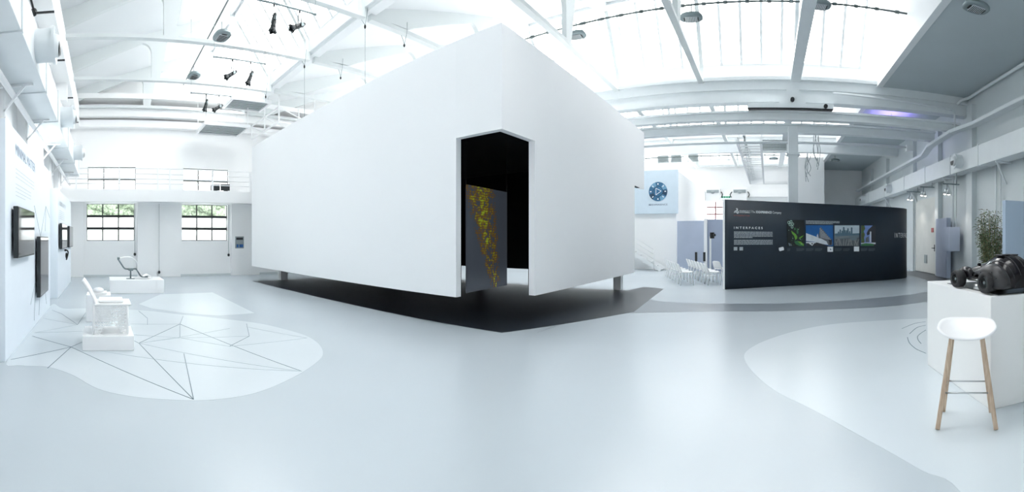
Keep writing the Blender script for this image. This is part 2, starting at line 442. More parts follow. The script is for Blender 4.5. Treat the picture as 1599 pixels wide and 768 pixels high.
for g in GUT:                    # skylights: glass with bars
    WIN[0] += 1
    o = bpy.data.objects.new('window_%d' % WIN[0], None); COL.objects.link(o); struct(o); WL[o.name] = Vector((0, 0, 0))
    y0, z0, y1, z1 = g - 1.18, RIDGE_Z, g - .02, EYE + 5.44
    p = MB(); p.prism([(y0, z0), (y1, z1), (y1 + .01, z1 + .005), (y0 + .01, z0 + .005)], XL - .3, XS, 'x'); p.build('pane', SKYG, o)
    f = MB(); x = XS - .55
    while x > XL:
        f.bar((x, y0, z0 - .03), (x, y1, z1 - .03), .085, .07); x -= .62
    f.bar((XL, y1 - .02, z1 + .02), (XS, y1 - .02, z1 + .02), .06, .06)
    f.build('window_frame', STEEL, o)

for y0, z0, y1, z1 in ADDED_ROOFL:  # glazing of the rooflights added to brighten the far hall
    WIN[0] += 1
    o = bpy.data.objects.new('window_%d' % WIN[0], None); COL.objects.link(o); struct(o); WL[o.name] = Vector((0, 0, 0))
    p = MB(); p.prism([(y0, z0 + .1), (y1, z1 + .1), (y1, z1 + .11), (y0, z0 + .11)], -9.0, 1.0, 'x'); p.build('pane', SKYG, o)
    f = MB()
    for k in range(17): x = -9.0 + 10.0 * k / 16; f.bar((x, y0, z0 + .06), (x, y1, z1 + .06), .07, .09)
    for k in (1, 2): y = y0 + (y1 - y0) * k / 3; z = z0 + (z1 - z0) * k / 3; f.bar((-9.0, y, z + .06), (1.0, y, z + .06), .07, .08)
    f.build('window_frame', STEEL, o)
    portal((-4.0, (y0 + y1) / 2, (z0 + z1) / 2), (atan2(z1 - z0, y1 - y0), 0, 0), 10.0, y1 - y0)
# ---- roof frames (concrete webs with a triangular opening) and their tie bars
def frame(x, s0, g, wid=.13, tie=.16, web=True, post=True):
    full0 = g - 7.8
    def cz(y): return GUT_Z + (y - full0) * (RIDGE_Z - GUT_Z) / 6.6 + .02
    yr = g - 1.2; m = MB()
    m.box(x - tie / 2, x + tie / 2, s0, g - .1, ZT - .01, ZT + (.08 if tie < .2 else .14))
    if web:
        ya, yb = full0 + 1.2, full0 + 3.85            # opening start and rounded apex
        zb = ZT + 1.13
        r = .28
        arc = [(yb - r + r * sin(a), zb - r + r * cos(a)) for a in [k * pi / 2 / 6 for k in range(7)]]
        if ya < s0: 
            ya = s0; zs = ZT + .12 + (zb - ZT - .12) * (s0 - (full0 + 1.2)) / 2.4
        else: zs = ZT + .12
        poly = [(s0, zs if s0 == ya else ZT + .06), (ya, zs)] if s0 != ya else [(s0, zs)]
        poly += [(yb - r, zb)] + arc[1:] + [(yb, ZT + .06), (yb + .26, ZT + .06), (yb + .36, ZT + .5)]
        yq = yb + .50
        poly += [(yq, cz(yq) - .35), (yr, cz(yr) - .25), (yr, cz(yr)), (s0, cz(s0))]
        m.prism(poly, x - wid / 2, x + wid / 2, 'x')
    m.bar((x, g - 1.18, RIDGE_Z - .12), (x, g - .02, EYE + 5.30), .12, .14)
    m.box(x - .07, x + .07, g - .14, g - .02, ZT, EYE + 5.4)
    return m
for bi_, (s0, g) in enumerate(zip([YN] + GUT[:-1], GUT)):
    for k, x in enumerate(FR):
        trim(frame(x, s0 + .12, g), WEB)
    trim(frame(.85, s0 + .12, g, .24, .30, web=(bi_ > 0)), STEELG)
# ---- perimeter beams
m = MB()
m.box(XL, XS, YN, YN + .62, ZT - .62, ZT - .30); m.box(XL, XS, YN + .5, YN + .68, ZT - .62, ZT + .12); m.box(XL, XS, YN, YN + .3, ZT - 1.1, ZT - .62)
for x in [-14.2, -11.5, -8.9, -6.2, -3.4]: m.box(x - .12, x + .12, YN, YN + .6, ZT - 1.1, ZT + .1)
trim(m, WHITE)
m = MB(); m.box(XL, XL + .5, YN, 19.4, ZT - .28, ZT + .12); m.box(XL, XL + .28, YN, 19.4, ZT - .62, ZT - .36); m.box(XL, XL + .7, YN, 19.4, ZT + .32, ZT + .5)
trim(m, WHITE)
# ---- girders and gutter beams across the hall at y about 13
def xbeam(y, z0, z1, x0, x1, mt, lip=.06):
    m = MB(); m.box(x0, x1, y - .05, y + .05, z0, z1); m.box(x0, x1, y - .13, y + .13, z1 - lip, z1); m.box(x0, x1, y - .13, y + .13, z0, z0 + lip)
    return trim(m, mt)
m = MB(); x0 = -13.9
m.box(x0, XR, 13.0, 13.3, EYE + 4.60, EYE + 4.94); m.box(x0, XR, 13.05, 13.3, EYE + 4.40, EYE + 4.60); m.box(x0, XR, 12.96, 13.3, EYE + 4.20, EYE + 4.42)
m.box(x0, XR, 12.92, 13.3, EYE + 4.88, EYE + 4.98)
m.box(XS, XR, 13.1, 13.3, EYE + 4.9, ZT + .1)
trim(m, STEELG)
xbeam(13.0, EYE + 3.64, EYE + 3.92, -13.5, 6.3, STEELG)
xbeam(14.45, EYE + 3.60, EYE + 3.93, -13.5, 6.0, STEELG)
m = MB(); m.tube([(-8, 14.6, EYE + 3.33), (5.1, 14.6, EYE + 3.33)], .045); trim(m, STEELG)
m = MB(); m.box(4.95, 5.2, 14.5, 14.7, EYE + 3.2, EYE + 3.42); trim(m, STEELG)
for g in GUT[2:3]:
    m = MB(); m.box(-16, XR, g - .1, g + .2, EYE + 4.3, EYE + 4.95); trim(m, STEELG)
# short conduit loop at the right end of the gutter beam
m = MB(); m.tube(crom([(2.0, 12.9, EYE + 4.5), (5.6, 12.9, EYE + 4.36), (6.05, 12.9, EYE + 4.3), (6.1, 12.9, EYE + 4.0), (6.1, 12.9, EYE + 3.7)], 5, False), .035); trim(m, STEELG)
# ---- column
m = MB(); m.box(.66, .97, 13.55, 13.86, 0, EYE + 3.62); m.box(.60, 1.03, 13.5, 13.9, EYE + 2.7, EYE + 2.74)
trim(m, STEELG, bevel=.01)
# ---- mezzanine gallery on the back wall
m = MB(); m.box(XL, XL + 1.0, YN, 19.4, 2.84, 3.16); m.box(XL + .9, XL + 1.04, YN, 19.4, 2.80, 3.24)
trim(m, WHITE)
rail = empty('gallery_railing', 'white steel railing with four thin rails along the upper gallery of the back wall', 'railing', (XL + .95, 5, 3.24))
m = MB()
for z in (3.45, 3.62, 3.80, 4.0): m.tube([(XL + .97, YN + .3, z), (XL + .97, 11.0, z)], .018, 6)
m.build('rail', STEEL, rail)
for y in (-1.0, .55, 1.95, 2.4, 4.0, 5.5, 7.5, 9.5):
    m = MB(); m.box(XL + .94, XL + 1.0, y - .03, y + .03, 3.22, 4.02); m.build('post', STEEL, rail)
# ---- hedge outside the back windows
hg = MB()
def hf(u, v):
    y = -3 + 11 * u; z = -.2 + 4.6 * v
    return (XL - 2.6 + .25 * sin(y * 3 + z * 5) * cos(z * 4 + y) + random.uniform(-.12, .12), y, z)
hg.grid(hf, 130, 60)
o = hg.build('hedge', mat('pale_green_leaves', (.22, .27, .19), .7, noise=.8, nscale=14), solid=.1)
tag(o, 'leafy green hedge outside behind the two lower windows of the back wall', 'hedge')
# ---- baseboards
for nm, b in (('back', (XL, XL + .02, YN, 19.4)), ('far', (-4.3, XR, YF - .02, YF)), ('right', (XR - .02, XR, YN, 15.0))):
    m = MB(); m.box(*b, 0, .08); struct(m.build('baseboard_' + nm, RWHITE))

# ---- door in the right wall
o = bpy.data.objects.new('door_1', None); COL.objects.link(o); struct(o); WL[o.name] = Vector((0, 0, 0))
m = MB(); m.box(XR - .09, XR, DY0, DY1, .03, DH); m.build('door_leaf', mat('cream_white_door_paint', (.60, .61, .58), .45, noise=.03), o, bevel=.008)
m = MB(); m.tube([(XR - .09, DY0 + .12, 1.08), (XR - .17, DY0 + .12, 1.08), (XR - .17, DY0 + .32, 1.08)], .016); m.box(XR - .12, XR - .09, DY0 + .06, DY0 + .2, .95, 1.22); m.build('door_handle', BLACK, o)
m = MB(); m.box(XR - .10, XR - .09, 16.55, 16.9, .42, .78)
for k in range(6): m.box(XR - .115, XR - .10, 16.58, 16.87, .46 + k * .05, .48 + k * .05)
m.build('vent_grille', GREYP, o)
m = MB(); m.box(XR - .1, XR, DY0 - .1, DY0 - .02, 0, DH + .3); m.box(XR - .1, XR, DY1 + .02, DY1 + .1, 0, DH + .1); m.build('door_frame', RWHITE, o)
m = MB(); m.box(XR - .10, XR - .092, 15.85, 16.1, 1.72, 1.90)
tag(m.build('door_sign', mat('dull_red_sign', (.42, .12, .12), .5, noise=.1)), 'small dull red notice stuck on the white door in the right wall', 'sign')

# ================================================================== THE BIG WHITE CUBE
CX0, CX1, CY0, CY1, CZ0, CZ1 = -14.1, -3.75, 5.15, 11.5, .49, 4.71
T = .12; OX, OY, OZ = -4.68, 6.1, 3.11
cube = empty('exhibition_pavilion', 'huge white box pavilion hovering over grey vinyl painted shade-dark, doorway cut through its near corner', 'pavilion', (-9, 8.3, 0))
m = MB()
m.box(CX0, OX, CY0, CY0 + T, CZ0, CZ1); m.box(OX, CX1, CY0, CY0 + T, OZ, CZ1)
m.box(CX1 - T, CX1, CY0 + T, OY, OZ, CZ1); m.box(CX1 - T, CX1, OY, CY1, CZ0, CZ1)
m.box(CX1 - T, CX1, CY1, 12.45, 2.98, CZ1)
m.box(CX0, CX0 + T, CY0 + T, CY1, CZ0, CZ1); m.box(CX0 + T, CX1 - T, CY1 - T, CY1, CZ0, CZ1)
m.box(CX0 + .02, CX1 - .02, CY0 + .02, 12.43, CZ1 - .06, CZ1 - .004)
m.build('shell', CUBE, cube)
m = MB(); e = .012
m.box(CX0 + T, OX - .0, CY0 + T, CY0 + T + e, CZ0, CZ1 - .07); m.box(CX1 - T - e, CX1 - T, OY, CY1 - T, CZ0, CZ1 - .07)
m.box(OX, CX1 - T, CY0 + T, CY0 + T + e, OZ + .02, CZ1 - .07); m.box(CX1 - T - e, CX1 - T, CY0 + T + e, OY, OZ + .02, CZ1 - .07)
m.box(CX0 + T, CX0 + T + e, CY0 + T, CY1 - T, CZ0, CZ1 - .07); m.box(CX0 + T, CX1 - T, CY1 - T - e, CY1 - T, CZ0, CZ1 - .07)
m.box(CX0 + T, CX1 - T, CY0 + T, CY1 - T, 3.6, 3.62); m.box(CX1 - .11, CX1 - .015, CY1 + .01, CY1 + .5, 2.965, 2.979)
m.build('lining', BLACKIN, cube)['label'] = 'black inner lining of the pavilion'
for x, y, s in ((-13.75, 6.2, .26), (-4.2, 11.37, .22), (-8.9, 11.1, .26), (-13.75, 11.1, .26)):
    m = MB(); m.box(x - s / 2, x + s / 2, y - s / 2, y + s / 2, .003, CZ0 + .02); m.build('support_foot', CUBE, cube)
# hanging projection screen inside the doorway
scr = empty('projection_screen', 'grey see-through hanging screen with a yellow-green leafy projection in the pavilion doorway', 'screen', (-5.0, 6.45, .49))
p0, p1 = Vector((-4.93, 5.69)), Vector((-5.09, 7.16))
def scrmat():
    m = bpy.data.materials.new('lit_projection_foil'); m.use_nodes = True; nt = m.node_tree; b = nt.nodes['Principled BSDF']
    tc = nt.nodes.new('ShaderNodeTexCoord'); sp = nt.nodes.new('ShaderNodeSeparateXYZ'); nt.links.new(tc.outputs['Generated'], sp.inputs[0])
    def M(op, a, b_=None, c=None):
        n = nt.nodes.new('ShaderNodeMath'); n.operation = op
        for i, v in enumerate((a, b_, c)):
            if v is None: continue
            if isinstance(v, (int, float)): n.inputs[i].default_value = v
            else: nt.links.new(v, n.inputs[i])
        return n.outputs[0]
    Y, Z = sp.outputs[1], sp.outputs[2]
    # stem of the motif: leans from upper left to lower right
    cx = M('MULTIPLY_ADD', M('SUBTRACT', 1.0, Z), .42, .28)
    d = M('ABSOLUTE', M('SUBTRACT', Y, cx))
    wd = M('MULTIPLY_ADD', Z, .30, .13)
    core = M('SUBTRACT', 1.0, M('DIVIDE', d, wd)); core = M('MAXIMUM', core, 0.0)
    n1 = nt.nodes.new('ShaderNodeTexNoise'); n1.inputs['Scale'].default_value = 11; n1.inputs['Detail'].default_value = 6; n1.inputs['Distortion'].default_value = 1.2
    n2 = nt.nodes.new('ShaderNodeTexWave'); n2.inputs['Scale'].default_value = 8; n2.inputs['Distortion'].default_value = 4; n2.bands_direction = 'Z'
    mp = nt.nodes.new('ShaderNodeMapping'); mp.inputs['Scale'].default_value = (1, 1, 1.6)
    nt.links.new(tc.outputs['Generated'], mp.inputs[0]); nt.links.new(mp.outputs[0], n1.inputs['Vector']); nt.links.new(mp.outputs[0], n2.inputs['Vector'])
    pat = M('MULTIPLY', M('POWER', core, .6), M('MULTIPLY', M('SUBTRACT', n1.outputs['Fac'], .36), M('MULTIPLY_ADD', n2.outputs['Fac'], 1.2, 1.5)))
    cr = nt.nodes.new('ShaderNodeValToRGB')
    els = cr.color_ramp.elements
    els[0].position = .08; els[0].color = (.065, .075, .092, 1); els[1].position = .62; els[1].color = (.30, .42, .03, 1)
    e = els.new(.22); e.color = (.13, .07, .025, 1); e = els.new(.38); e.color = (.22, .17, .02, 1)
    nt.links.new(pat, cr.inputs[0])
    nt.links.new(cr.outputs[0], b.inputs['Emission Color']); b.inputs['Emission Strength'].default_value = .30
    nt.links.new(cr.outputs[0], b.inputs['Base Color']); b.inputs['Roughness'].default_value = .25
    return m
m = MB(); m.bar((p0.x, p0.y, 1.455), (p1.x, p1.y, 1.455), .02, 1.93); m.build('screen_foil', scrmat(), scr)
for p in (p0, p1):
    m = MB(); m.tube([(p.x, p.y, 2.41), (p.x, p.y, 3.6)], .004, 5); m.build('hanging_wire', DARK, scr)

# ================================================================== LEFT WALL DISPLAY
PY1, PY2 = -1.15, -1.12
p1o = empty('display_wall_panel', 'nearest tall pale blue exhibition panel with a headline and printed lines on the left wall', 'panel', (-6.9, PY1 - .2, 0))
m = MB(); m.box(-8.98, -4.84, YN + .17, PY1, 0, 2.875); m.build('board', mat('pale_blue_white_board', (.74, .80, .86), .55, noise=.01), p1o, bevel=.004)
fp = lambda u, v: (-u, PY1 + .002, v)
m = MB(); text_fit(m, 'MINIMAL MATTER', lambda u, v: (-u, PY1 + .003, v), 5.42, 6.98, 2.56, 2.70)
m.build('headline', mat('blue_grey_lettering', (.26, .33, .42), .6, noise=.02), p1o)
m = MB(); words(m, fp, 5.42, 6.9, 2.24, 2.40, 3, fill=.2); words(m, fp, 5.42, 6.6, 2.0, 2.2, 4, fill=.2, last=.6)
m.build('small_print', PRINTG, p1o)
m = MB()
for q in ([(6.55, .42), (7.0, .72), (7.5, .42), (7.9, .85), (8.4, .15)], [(7.0, .72), (6.9, .1)], [(7.5, .42), (7.4, .1)], [(6.9, 2.0), (7.6, 1.5), (8.3, 2.1), (8.9, 1.9)], [(8.3, 2.1), (8.2, 1.6)], [(7.6, 1.5), (7.9, 1.1)]):
    for a, b in zip(q, q[1:]): m.bar((-a[0], PY1 + .003, a[1]), (-b[0], PY1 + .003, b[1]), .004, .008, 0)
m.build('line_drawing', LIGHTINK, p1o)
p2o = empty('display_wall_panel', 'second pale exhibition panel further along the left wall towards the back windows', 'panel', (-12.2, PY2 - .2, 0))
m = MB(); m.box(-14.3, -10.2, YN + .17, PY2, 0, 2.68); m.build('board', MATS['pale_blue_white_board'], p2o, bevel=.004)
m = MB(); text_fit(m, 'MINIMAL MATTER', lambda u, v: (-u, PY2 + .003, v), 10.6, 12.3, 2.30, 2.42); words(m, lambda u, v: (-u, PY2 + .003, v), 10.6, 12.0, 1.95, 2.2, 5, fill=.25)
m.build('small_print', PRINTG, p2o)
def screen(x0, x1, z0, z1, yb, label, depth=.06):
    o = empty('wall_screen', label, 'screen', ((x0 + x1) / 2, yb, z0), group=None)
    m = MB(); m.box(x0, x1, yb + .03, yb + .03 + depth, z0, z1); m.build('housing', DARK, o, bevel=.006)
    m = MB(); m.box(x0 + .015, x1 - .015, yb + .03 + depth, yb + .036 + depth, z0 + .02, z1 - .015); m.build('display', GLOSSB, o)
    m = MB(); xm = (x0 + x1) / 2; m.box(xm - .15, xm + .15, yb, yb + .04, (z0 + z1) / 2 - .1, (z0 + z1) / 2 + .1); m.build('wall_bracket', DARK, o)
screen(-6.38, -5.14, 1.21, 1.86, PY1, 'wide dark glossy screen on the nearest left panel, below the printed lines')
screen(-8.0, -6.98, .47, 1.49, PY1, 'tall dark glossy screen hung low on the nearest left panel')
screen(-11.75, -10.35, 1.2, 1.84, PY2, 'dark screen on the second left panel, nearer of its two')
screen(-14.0, -12.6, 1.2, 1.84, PY2, 'dark screen on the second left panel, further one by the window')
hp = MB(); hp.tube(crom([(-12.0, PY2 + .04, 1.14), (-12.0, PY2 + .1, 1.08), (-12.0, PY2 + .07, .92), (-12.02, PY2 + .05, .86)], 5, False), .02); hp.ell((-12.0, PY2 + .05, .98), (.06, .03, .09)); hp.box(-12.06, -11.94, PY2, PY2 + .05, 1.1, 1.16)
tag(hp.build('headphones', BLACK), 'black headphones hanging under the nearer screen of the second left panel', 'headphones')

# ducts --------------------------------------------------------------
def duct(label, axis, wall, face, z0, z1, a0, a1, joints, nozzles, r, mt, side, ext=.34):
    c = ((face + wall) / 2, (a0 + a1) / 2, z0) if axis == 'y' else ((a0 + a1) / 2, (face + wall) / 2, z0)
    o = empty('ventilation_duct', label, 'duct', c)
    def bx(m, p0, p1, q0, q1, r0, r1):
        p0, p1 = min(p0, p1), max(p0, p1); q0, q1 = min(q0, q1), max(q0, q1)
        if axis == 'y': m.box(p0, p1, q0, q1, r0, r1)
        else: m.box(q0, q1, p0, p1, r0, r1)
    m = MB(); bx(m, wall, face, a0, a1, z0, z1); m.build('duct_body', mt, o, bevel=.01)
    for j in joints:
        m = MB(); bx(m, wall - 0 * side, face + side * .02, j - .02, j + .02, z0 - .02, z1 + .02); m.build('joint_flange', mt, o)
    for a in nozzles:
        def Q(d, zz): return (face + side * d, a, zz) if axis == 'y' else (a, face + side * d, zz)
        zc = (z0 + z1) / 2
        m = MB(); m.tube([Q(0, zc), Q(ext, zc)], r, 24, caps=False); m.tube([Q(ext * .86, zc), Q(ext, zc)], [r * 1.12, r * 1.12], 24, caps=False); m.tube([Q(ext, zc), Q(ext * .86, zc)], [r * 1.1, r * .6], 24, caps=False)
        nz = m.build('nozzle', mt, o)
        m = MB(); m.tube([Q(ext * .7, zc), Q(ext * 1.22, zc - .02)], [r * .80, r * .62], 20); m.tube([Q(ext * 1.23, zc - .02), Q(ext * 1.235, zc - .02)], r * .55, 18, mi=1)
        m.build('air_jet', [mt, BLACK], nz)
duct('long white square air duct with drum nozzles running high along the left wall', 'x', YN + .2, -.87, 3.66, 4.22, -15.0, -1.0, [-14.5, -12.3, -10.2, -7.9, -6.3, -4.4, -2.4], [-5.4, -8.6, -12.2], .205, STEELG, 1, .25)
duct('long white square air duct with round outlets running high along the right wall', 'y', XR - .1, 6.08, 3.66, 4.28, 1.0, 29.0, [3.0, 6.2, 8.6, 11.2, 13.2, 15.6, 18.2, 21.5, 25], [12.4, 20.3, 26.0], .22, STEELG, -1, .25)
m = MB()
m.tube([(-16, -1.30, 3.52), (-1, -1.30, 3.52)], .045, 10)
tag(m.build('wall_conduit', STEEL), 'white conduit pipe running under the left air duct', 'pipe')
def ceil_z(y):
    g = min(k for k in GUT if k > y); f0 = g - 7.8
    return GUT_Z + (y - f0) * (RIDGE_Z - GUT_Z) / 6.6 if y < g - 1.2 else RIDGE_Z - (y - g + 1.2) * 1.49
def strut(label, pts, w_=.05, mt=STEEL, g=None):
    m = MB()
    for a, b in pts: m.bar(a, b, w_)
    return tag(m.build('duct_bracket', mt), label, 'bracket', g)
for x, w_ in ((-5.9, 'nearest'), (-7.7, 'second nearest'), (-9.7, 'third nearest'), (-11.6, 'fourth nearest'), (-13.9, 'furthest')):
    strut('white triangular bracket under the left air duct, %s to the viewer' % w_, [((x, YN + .1, 3.635), (x, -1.0, 3.635)), ((x, YN + .18, 3.28), (x, -1.12, 3.62)), ((x, YN + .18, 3.2), (x, YN + .18, 3.64))], .03)
for y, w_ in ((7.0, 'nearest'), (10.2, 'second nearest'), (13.9, 'middle'), (17.6, 'second furthest'), (21.6, 'furthest')):
    strut('grey white diagonal bracket under the right air duct, %s of them' % w_, [((XR - .02, y, 3.625), (6.1, y, 3.625)), ((XR - .04, y + .25, 3.05), (6.15, y, 3.61))], .045, STEELG)
# cable clamps on the beam over the left duct
for x, w_ in ((-7.3, 'nearest'), (-9.3, 'second'), (-11.8, 'third'), (-14.3, 'furthest')):
    m = MB(); zz = ZT - .9
    m.bar((x, -1.25, zz), (x, -.86, zz), .03, .03); m.ell((x, -1.22, zz + .02), (.06, .06, .07)); m.tube([(x, -1.22, zz + .04), (x, -1.3, zz + .35)], .02, 6)
    tag(m.build('wall_clamp', BLACK), 'small black clamp arm above the left air duct, %s from the viewer' % w_, 'clamp')
# right cable tray
m = MB()
P = [(6.3, 3.0, EYE + 3.62), (6.3, 11.8, EYE + 3.60), (5.95, 12.7, EYE + 3.52), (5.9, 14.6, EYE + 3.42), (6.2, 16.0, EYE + 3.36), (6.25, 29, EYE + 3.32)]
for a, b in zip(P, P[1:]):
    m.bar(a, b, .26, .03); m.bar((a[0] - .13, a[1], a[2] + .04), (b[0] - .13, b[1], b[2] + .04), .02, .10)
tag(m.build('cable_tray', STEELG), 'flat white cable tray with a kink running above the right air duct', 'cable tray')
m = MB(); m.tube([(6.5, .5, ZT - .12), (6.5, 12.6, ZT - .12), (6.35, 12.85, ZT - .14), (6.2, 12.9, ZT - .3)], .05, 10)
tag(m.build('ceiling_pipe', STEELG), 'white pipe along the top corner of the right wall under the ceiling', 'pipe')
for y, dx in ((14.55, .1), (14.35, .2)): pass
for yy, z0_, r_, lb in ((13.6, 1.86, .035, 'vertical white pipe rising from the lavender wall cabinet, left one'), (13.35, 1.86, .03, 'vertical white pipe rising from the lavender wall cabinet, right one'), (10.9, .5, .035, 'vertical white pipe on the right wall between cabinet and bamboo, left one'), (10.65, .5, .025, 'vertical white pipe on the right wall between cabinet and bamboo, right one')):
    m = MB(); m.tube([(XR - .12 if yy < 12 else XR - .28, yy, z0_), (XR - .12 if yy < 12 else XR - .28, yy, 3.665)], r_); tag(m.build('wall_conduit', STEELG), lb, 'pipe')
m = MB(); m.box(6.30, 6.47, 14.0, 15.0, .02, 2.22)
tag(m.build('leaning_panel', LAV, bevel=.006), 'tall lavender grey board standing against the right wall beside the door', 'panel')
cb = empty('wall_cabinet', 'lavender grey wall cabinet on the right wall between the tall board and the pipes', 'cabinet', (6.35, 13.4, 1.0))
m = MB(); m.box(6.05, 6.46, 13.22, 13.72, 1.02, 1.86); m.build('body', LAV, cb, bevel=.006)
m = MB(); m.box(6.04, 6.05, 13.26, 13.68, 1.06, 1.82); m.build('door', LAV, cb)
# ================================================================== SPOTS UNDER THE RIGHT DUCT
def track_spot(x, y, z, label):
    o = empty('track_spotlight', label, 'spotlight', (x, y, z), group=None)
    m = MB(); m.bar((x - .15, y, z + .22), (x + .45, y, z + .22), .05, .04); m.tube([(x, y, z + .22), (x, y, z + .02)], .015, 6); m.tube([(x + .35, y, z + .22), (x + .35, y, 3.665)], .015, 6); m.build('arm', GREYM, o)
    for s in (-1, 1):
        m = MB(); a = Vector((x + s * .07, y + s * .05, z)); b = a + Vector((s * .02, .02, -.12))
        m.tube([a + Vector((0, 0, .06)), a, b], [.02, .035, .05], 12); h = m.build('lamp_head', CHROME, o)
        m = MB(); m.ell(tuple(b), (.045, .045, .02)); m.build('bulb', mat('glowing_bulb', (1, .95, .85), .3, emit=(1, .93, .82), es=14), h)
    l = bpy.data.lights.new('spot_lamp', 'SPOT'); l.energy = 22; l.spot_size = R(80); l.spot_blend = .8; l.color = (1, .93, .85); l.shadow_soft_size = .04
    lo = bpy.data.objects.new('spot_lamp', l); COL.objects.link(lo); lo.location = (x, y, z - .2)
    d = Vector((6.6, y + .3, 1.2)) - Vector((x, y, z)); lo.rotation_euler = d.to_track_quat('-Z', 'Y').to_euler()
track_spot(5.95, 17.0, 3.24, 'lit twin spotlight under the right duct, furthest, by the end of the black wall')
track_spot(5.95, 15.4, 3.26, 'lit twin spotlight under the right duct above the white door')
track_spot(5.75, 12.75, 3.05, 'lit twin spotlight under the right duct, nearest, above the lavender board')
# violet ceiling uplight on the cross beam
ul = empty('uplight', 'small round uplight throwing violet light on the grey ceiling behind the cross beams', 'uplight', (4.7, 15.6, EYE + 3.9))
m = MB(); m.tube([(4.7, 15.6, EYE + 4.02), (4.7, 15.6, EYE + 4.12)], [.09, .12], 16); m.tube([(4.7, 15.6, EYE + 4.02), (4.7, 15.6, ZT - .02)], .008, 6); m.build('housing', GREYM, ul)
l = bpy.data.lights.new('violet_lamp', 'SPOT'); l.energy = 90; l.color = (.35, .25, 1); l.spot_size = R(140); l.spot_blend = .6; l.shadow_soft_size = .05
lo = bpy.data.objects.new('violet_lamp', l); COL.objects.link(lo); lo.location = (4.7, 15.6, EYE + 4.15); lo.rotation_euler = (R(180), 0, 0)

# ================================================================== CURVED BLACK WALL
WP = crom([(-1.23, 12.05), (.2, 12.8), (1.6, 13.42), (3.1, 13.98), (4.3, 14.40), (4.95, 14.8), (5.22, 15.35), (5.15, 16.0)], 10, False)
WS = [0]
for a, b in zip(WP, WP[1:]): WS.append(WS[-1] + (b - a).length)
def wpt(s, off=0):
    s = max(0, min(s, WS[-1] - 1e-4))
    i = max(k for k in range(len(WS) - 1) if WS[k] <= s)
    t = (s - WS[i]) / (WS[i + 1] - WS[i]); p = WP[i].lerp(WP[i + 1], t)
    def tn(k):
        k0, k1 = max(k - 1, 0), min(k + 1, len(WP) - 1); return (WP[k1] - WP[k0]).normalized()
    d = tn(i).lerp(tn(i + 1), t).normalized()
    return p + Vector((d.y, -d.x)) * off
def wsurf(off): return lambda u, v: (*wpt(u, off), v)
def wsz(px, py):                 # bearing and height -> run along the wall and z
    th = (px - BX) / FOC; best = min(range(0, 1200), key=lambda k: abs(atan2(*wpt(k * WS[-1] / 1200)) - th) if k * WS[-1] / 1200 < WS[-1] - .8 else 9)
    s = best * WS[-1] / 1200; return s, zat(wpt(s), py)
WH = 2.58
bwall = empty('partition_wall', 'free-standing curved dark slate partition with printed headline, texts and pictures', 'partition', (2, 13.6, 0))
m = MB(); N = 60
for i in range(N):
    a, b = WS[-1] * i / N, WS[-1] * (i + 1) / N
    q = [wpt(a), wpt(b), wpt(b, -.14), wpt(a, -.14)]
    vs = [(p.x, p.y, z) for z in (.003, WH) for p in q]
    m.add(vs, [(0, 1, 5, 4)], 0, True); m.add(vs, [(2, 3, 7, 6), (4, 5, 6, 7), (3, 2, 1, 0)], 0)
    if i == 0: m.add(vs, [(3, 0, 4, 7)], 1)
    if i == N - 1: m.add(vs, [(1, 2, 6, 5)], 0)
q0, q1 = wpt(0, .001), wpt(0, -.14); dd = (WP[1] - WP[0]).normalized() * -.012
m.add([(q0.x, q0.y, .003), (q0.x + dd.x, q0.y + dd.y, .003), (q1.x + dd.x, q1.y + dd.y, .003), (q1.x, q1.y, .003), (q0.x, q0.y, WH), (q0.x + dd.x, q0.y + dd.y, WH), (q1.x + dd.x, q1.y + dd.y, WH), (q1.x, q1.y, WH)], [(0, 1, 5, 4), (1, 2, 6, 5), (2, 3, 7, 6), (4, 5, 6, 7)], 1)
m.build('board', [NAVY, PLI], bwall)
def fit(mb, body, px0, px1, py0, py1, mi=0, **k):
    s0, z1 = wsz(px0, py0); s1, z0 = wsz((px1), py1); _, z0 = wsz(px0, py1)
    text_fit(mb, body, wsurf(.004), s0, s1, z0, z1, mi, **k)
m = MB()
fit(m, 'DASSAULT', 1154.5, 1171, 328.3, 329.9, bold=.03); fit(m, 'SYSTEMES', 1154.5, 1171, 330.6, 332.4, bold=.03)
fit(m, '|', 1172.6, 1173.0, 328, 332.4); fit(m, 'The', 1174, 1179.2, 328.9, 332.4); fit(m, '3DEXPERIENCE', 1180.2, 1204.8, 329.0, 332.8, bold=.03); fit(m, 'Company', 1206, 1220, 329.6, 334.6)
s0, z0 = wsz(1149.5, 330)        # swirl mark: three brush strokes
f_ = wsurf(.004)
def stroke(pts, w0=.02):
    P = crom([(s0 + a, z0 + b) for a, b in pts], 6, False)
    for i, (a, b) in enumerate(zip(P, P[1:])):
        d = (b - a).normalized(); n = Vector((-d.y, d.x)); k = w0 * (1 - abs(2 * (i + .5) / len(P) - 1) ** 2 * .75)
        m.add([f_(*(a - n * k)), f_(*(b - n * k)), f_(*(b + n * k)), f_(*(a + n * k))], [(0, 1, 2, 3)])
stroke([(-.01, .085), (.035, .075), (.03, .045), (.0, .03)]); stroke([(-.0, .03), (-.04, -.0), (-.07, -.045)], .016); stroke([(-.04, -.04), (-.0, -.02), (.0, .01), (-.03, .0)], .014)
stroke([(.02, .03), (.06, .0), (.06, -.045), (.02, -.05), (.03, -.01)], .016)
m.build('company_mark', PRINTW, bwall)
m = MB(); fit(m, 'HYPERMATTER', 1146, 1170.5, 335.2, 337.2, spacing=1.4); m.build('subtitle', PRINTR, bwall)
m = MB(); fit(m, 'INTERFACES', 1146, 1191, 353.6, 357.2, spacing=1.6, bold=.02); m.build('headline', PRINTW, bwall)
m = MB(); fit(m, 'INTERFACES', 1397, 1430, 363.5, 371, spacing=1.5); m.build('second_headline', PRINTW, bwall)
m = MB()
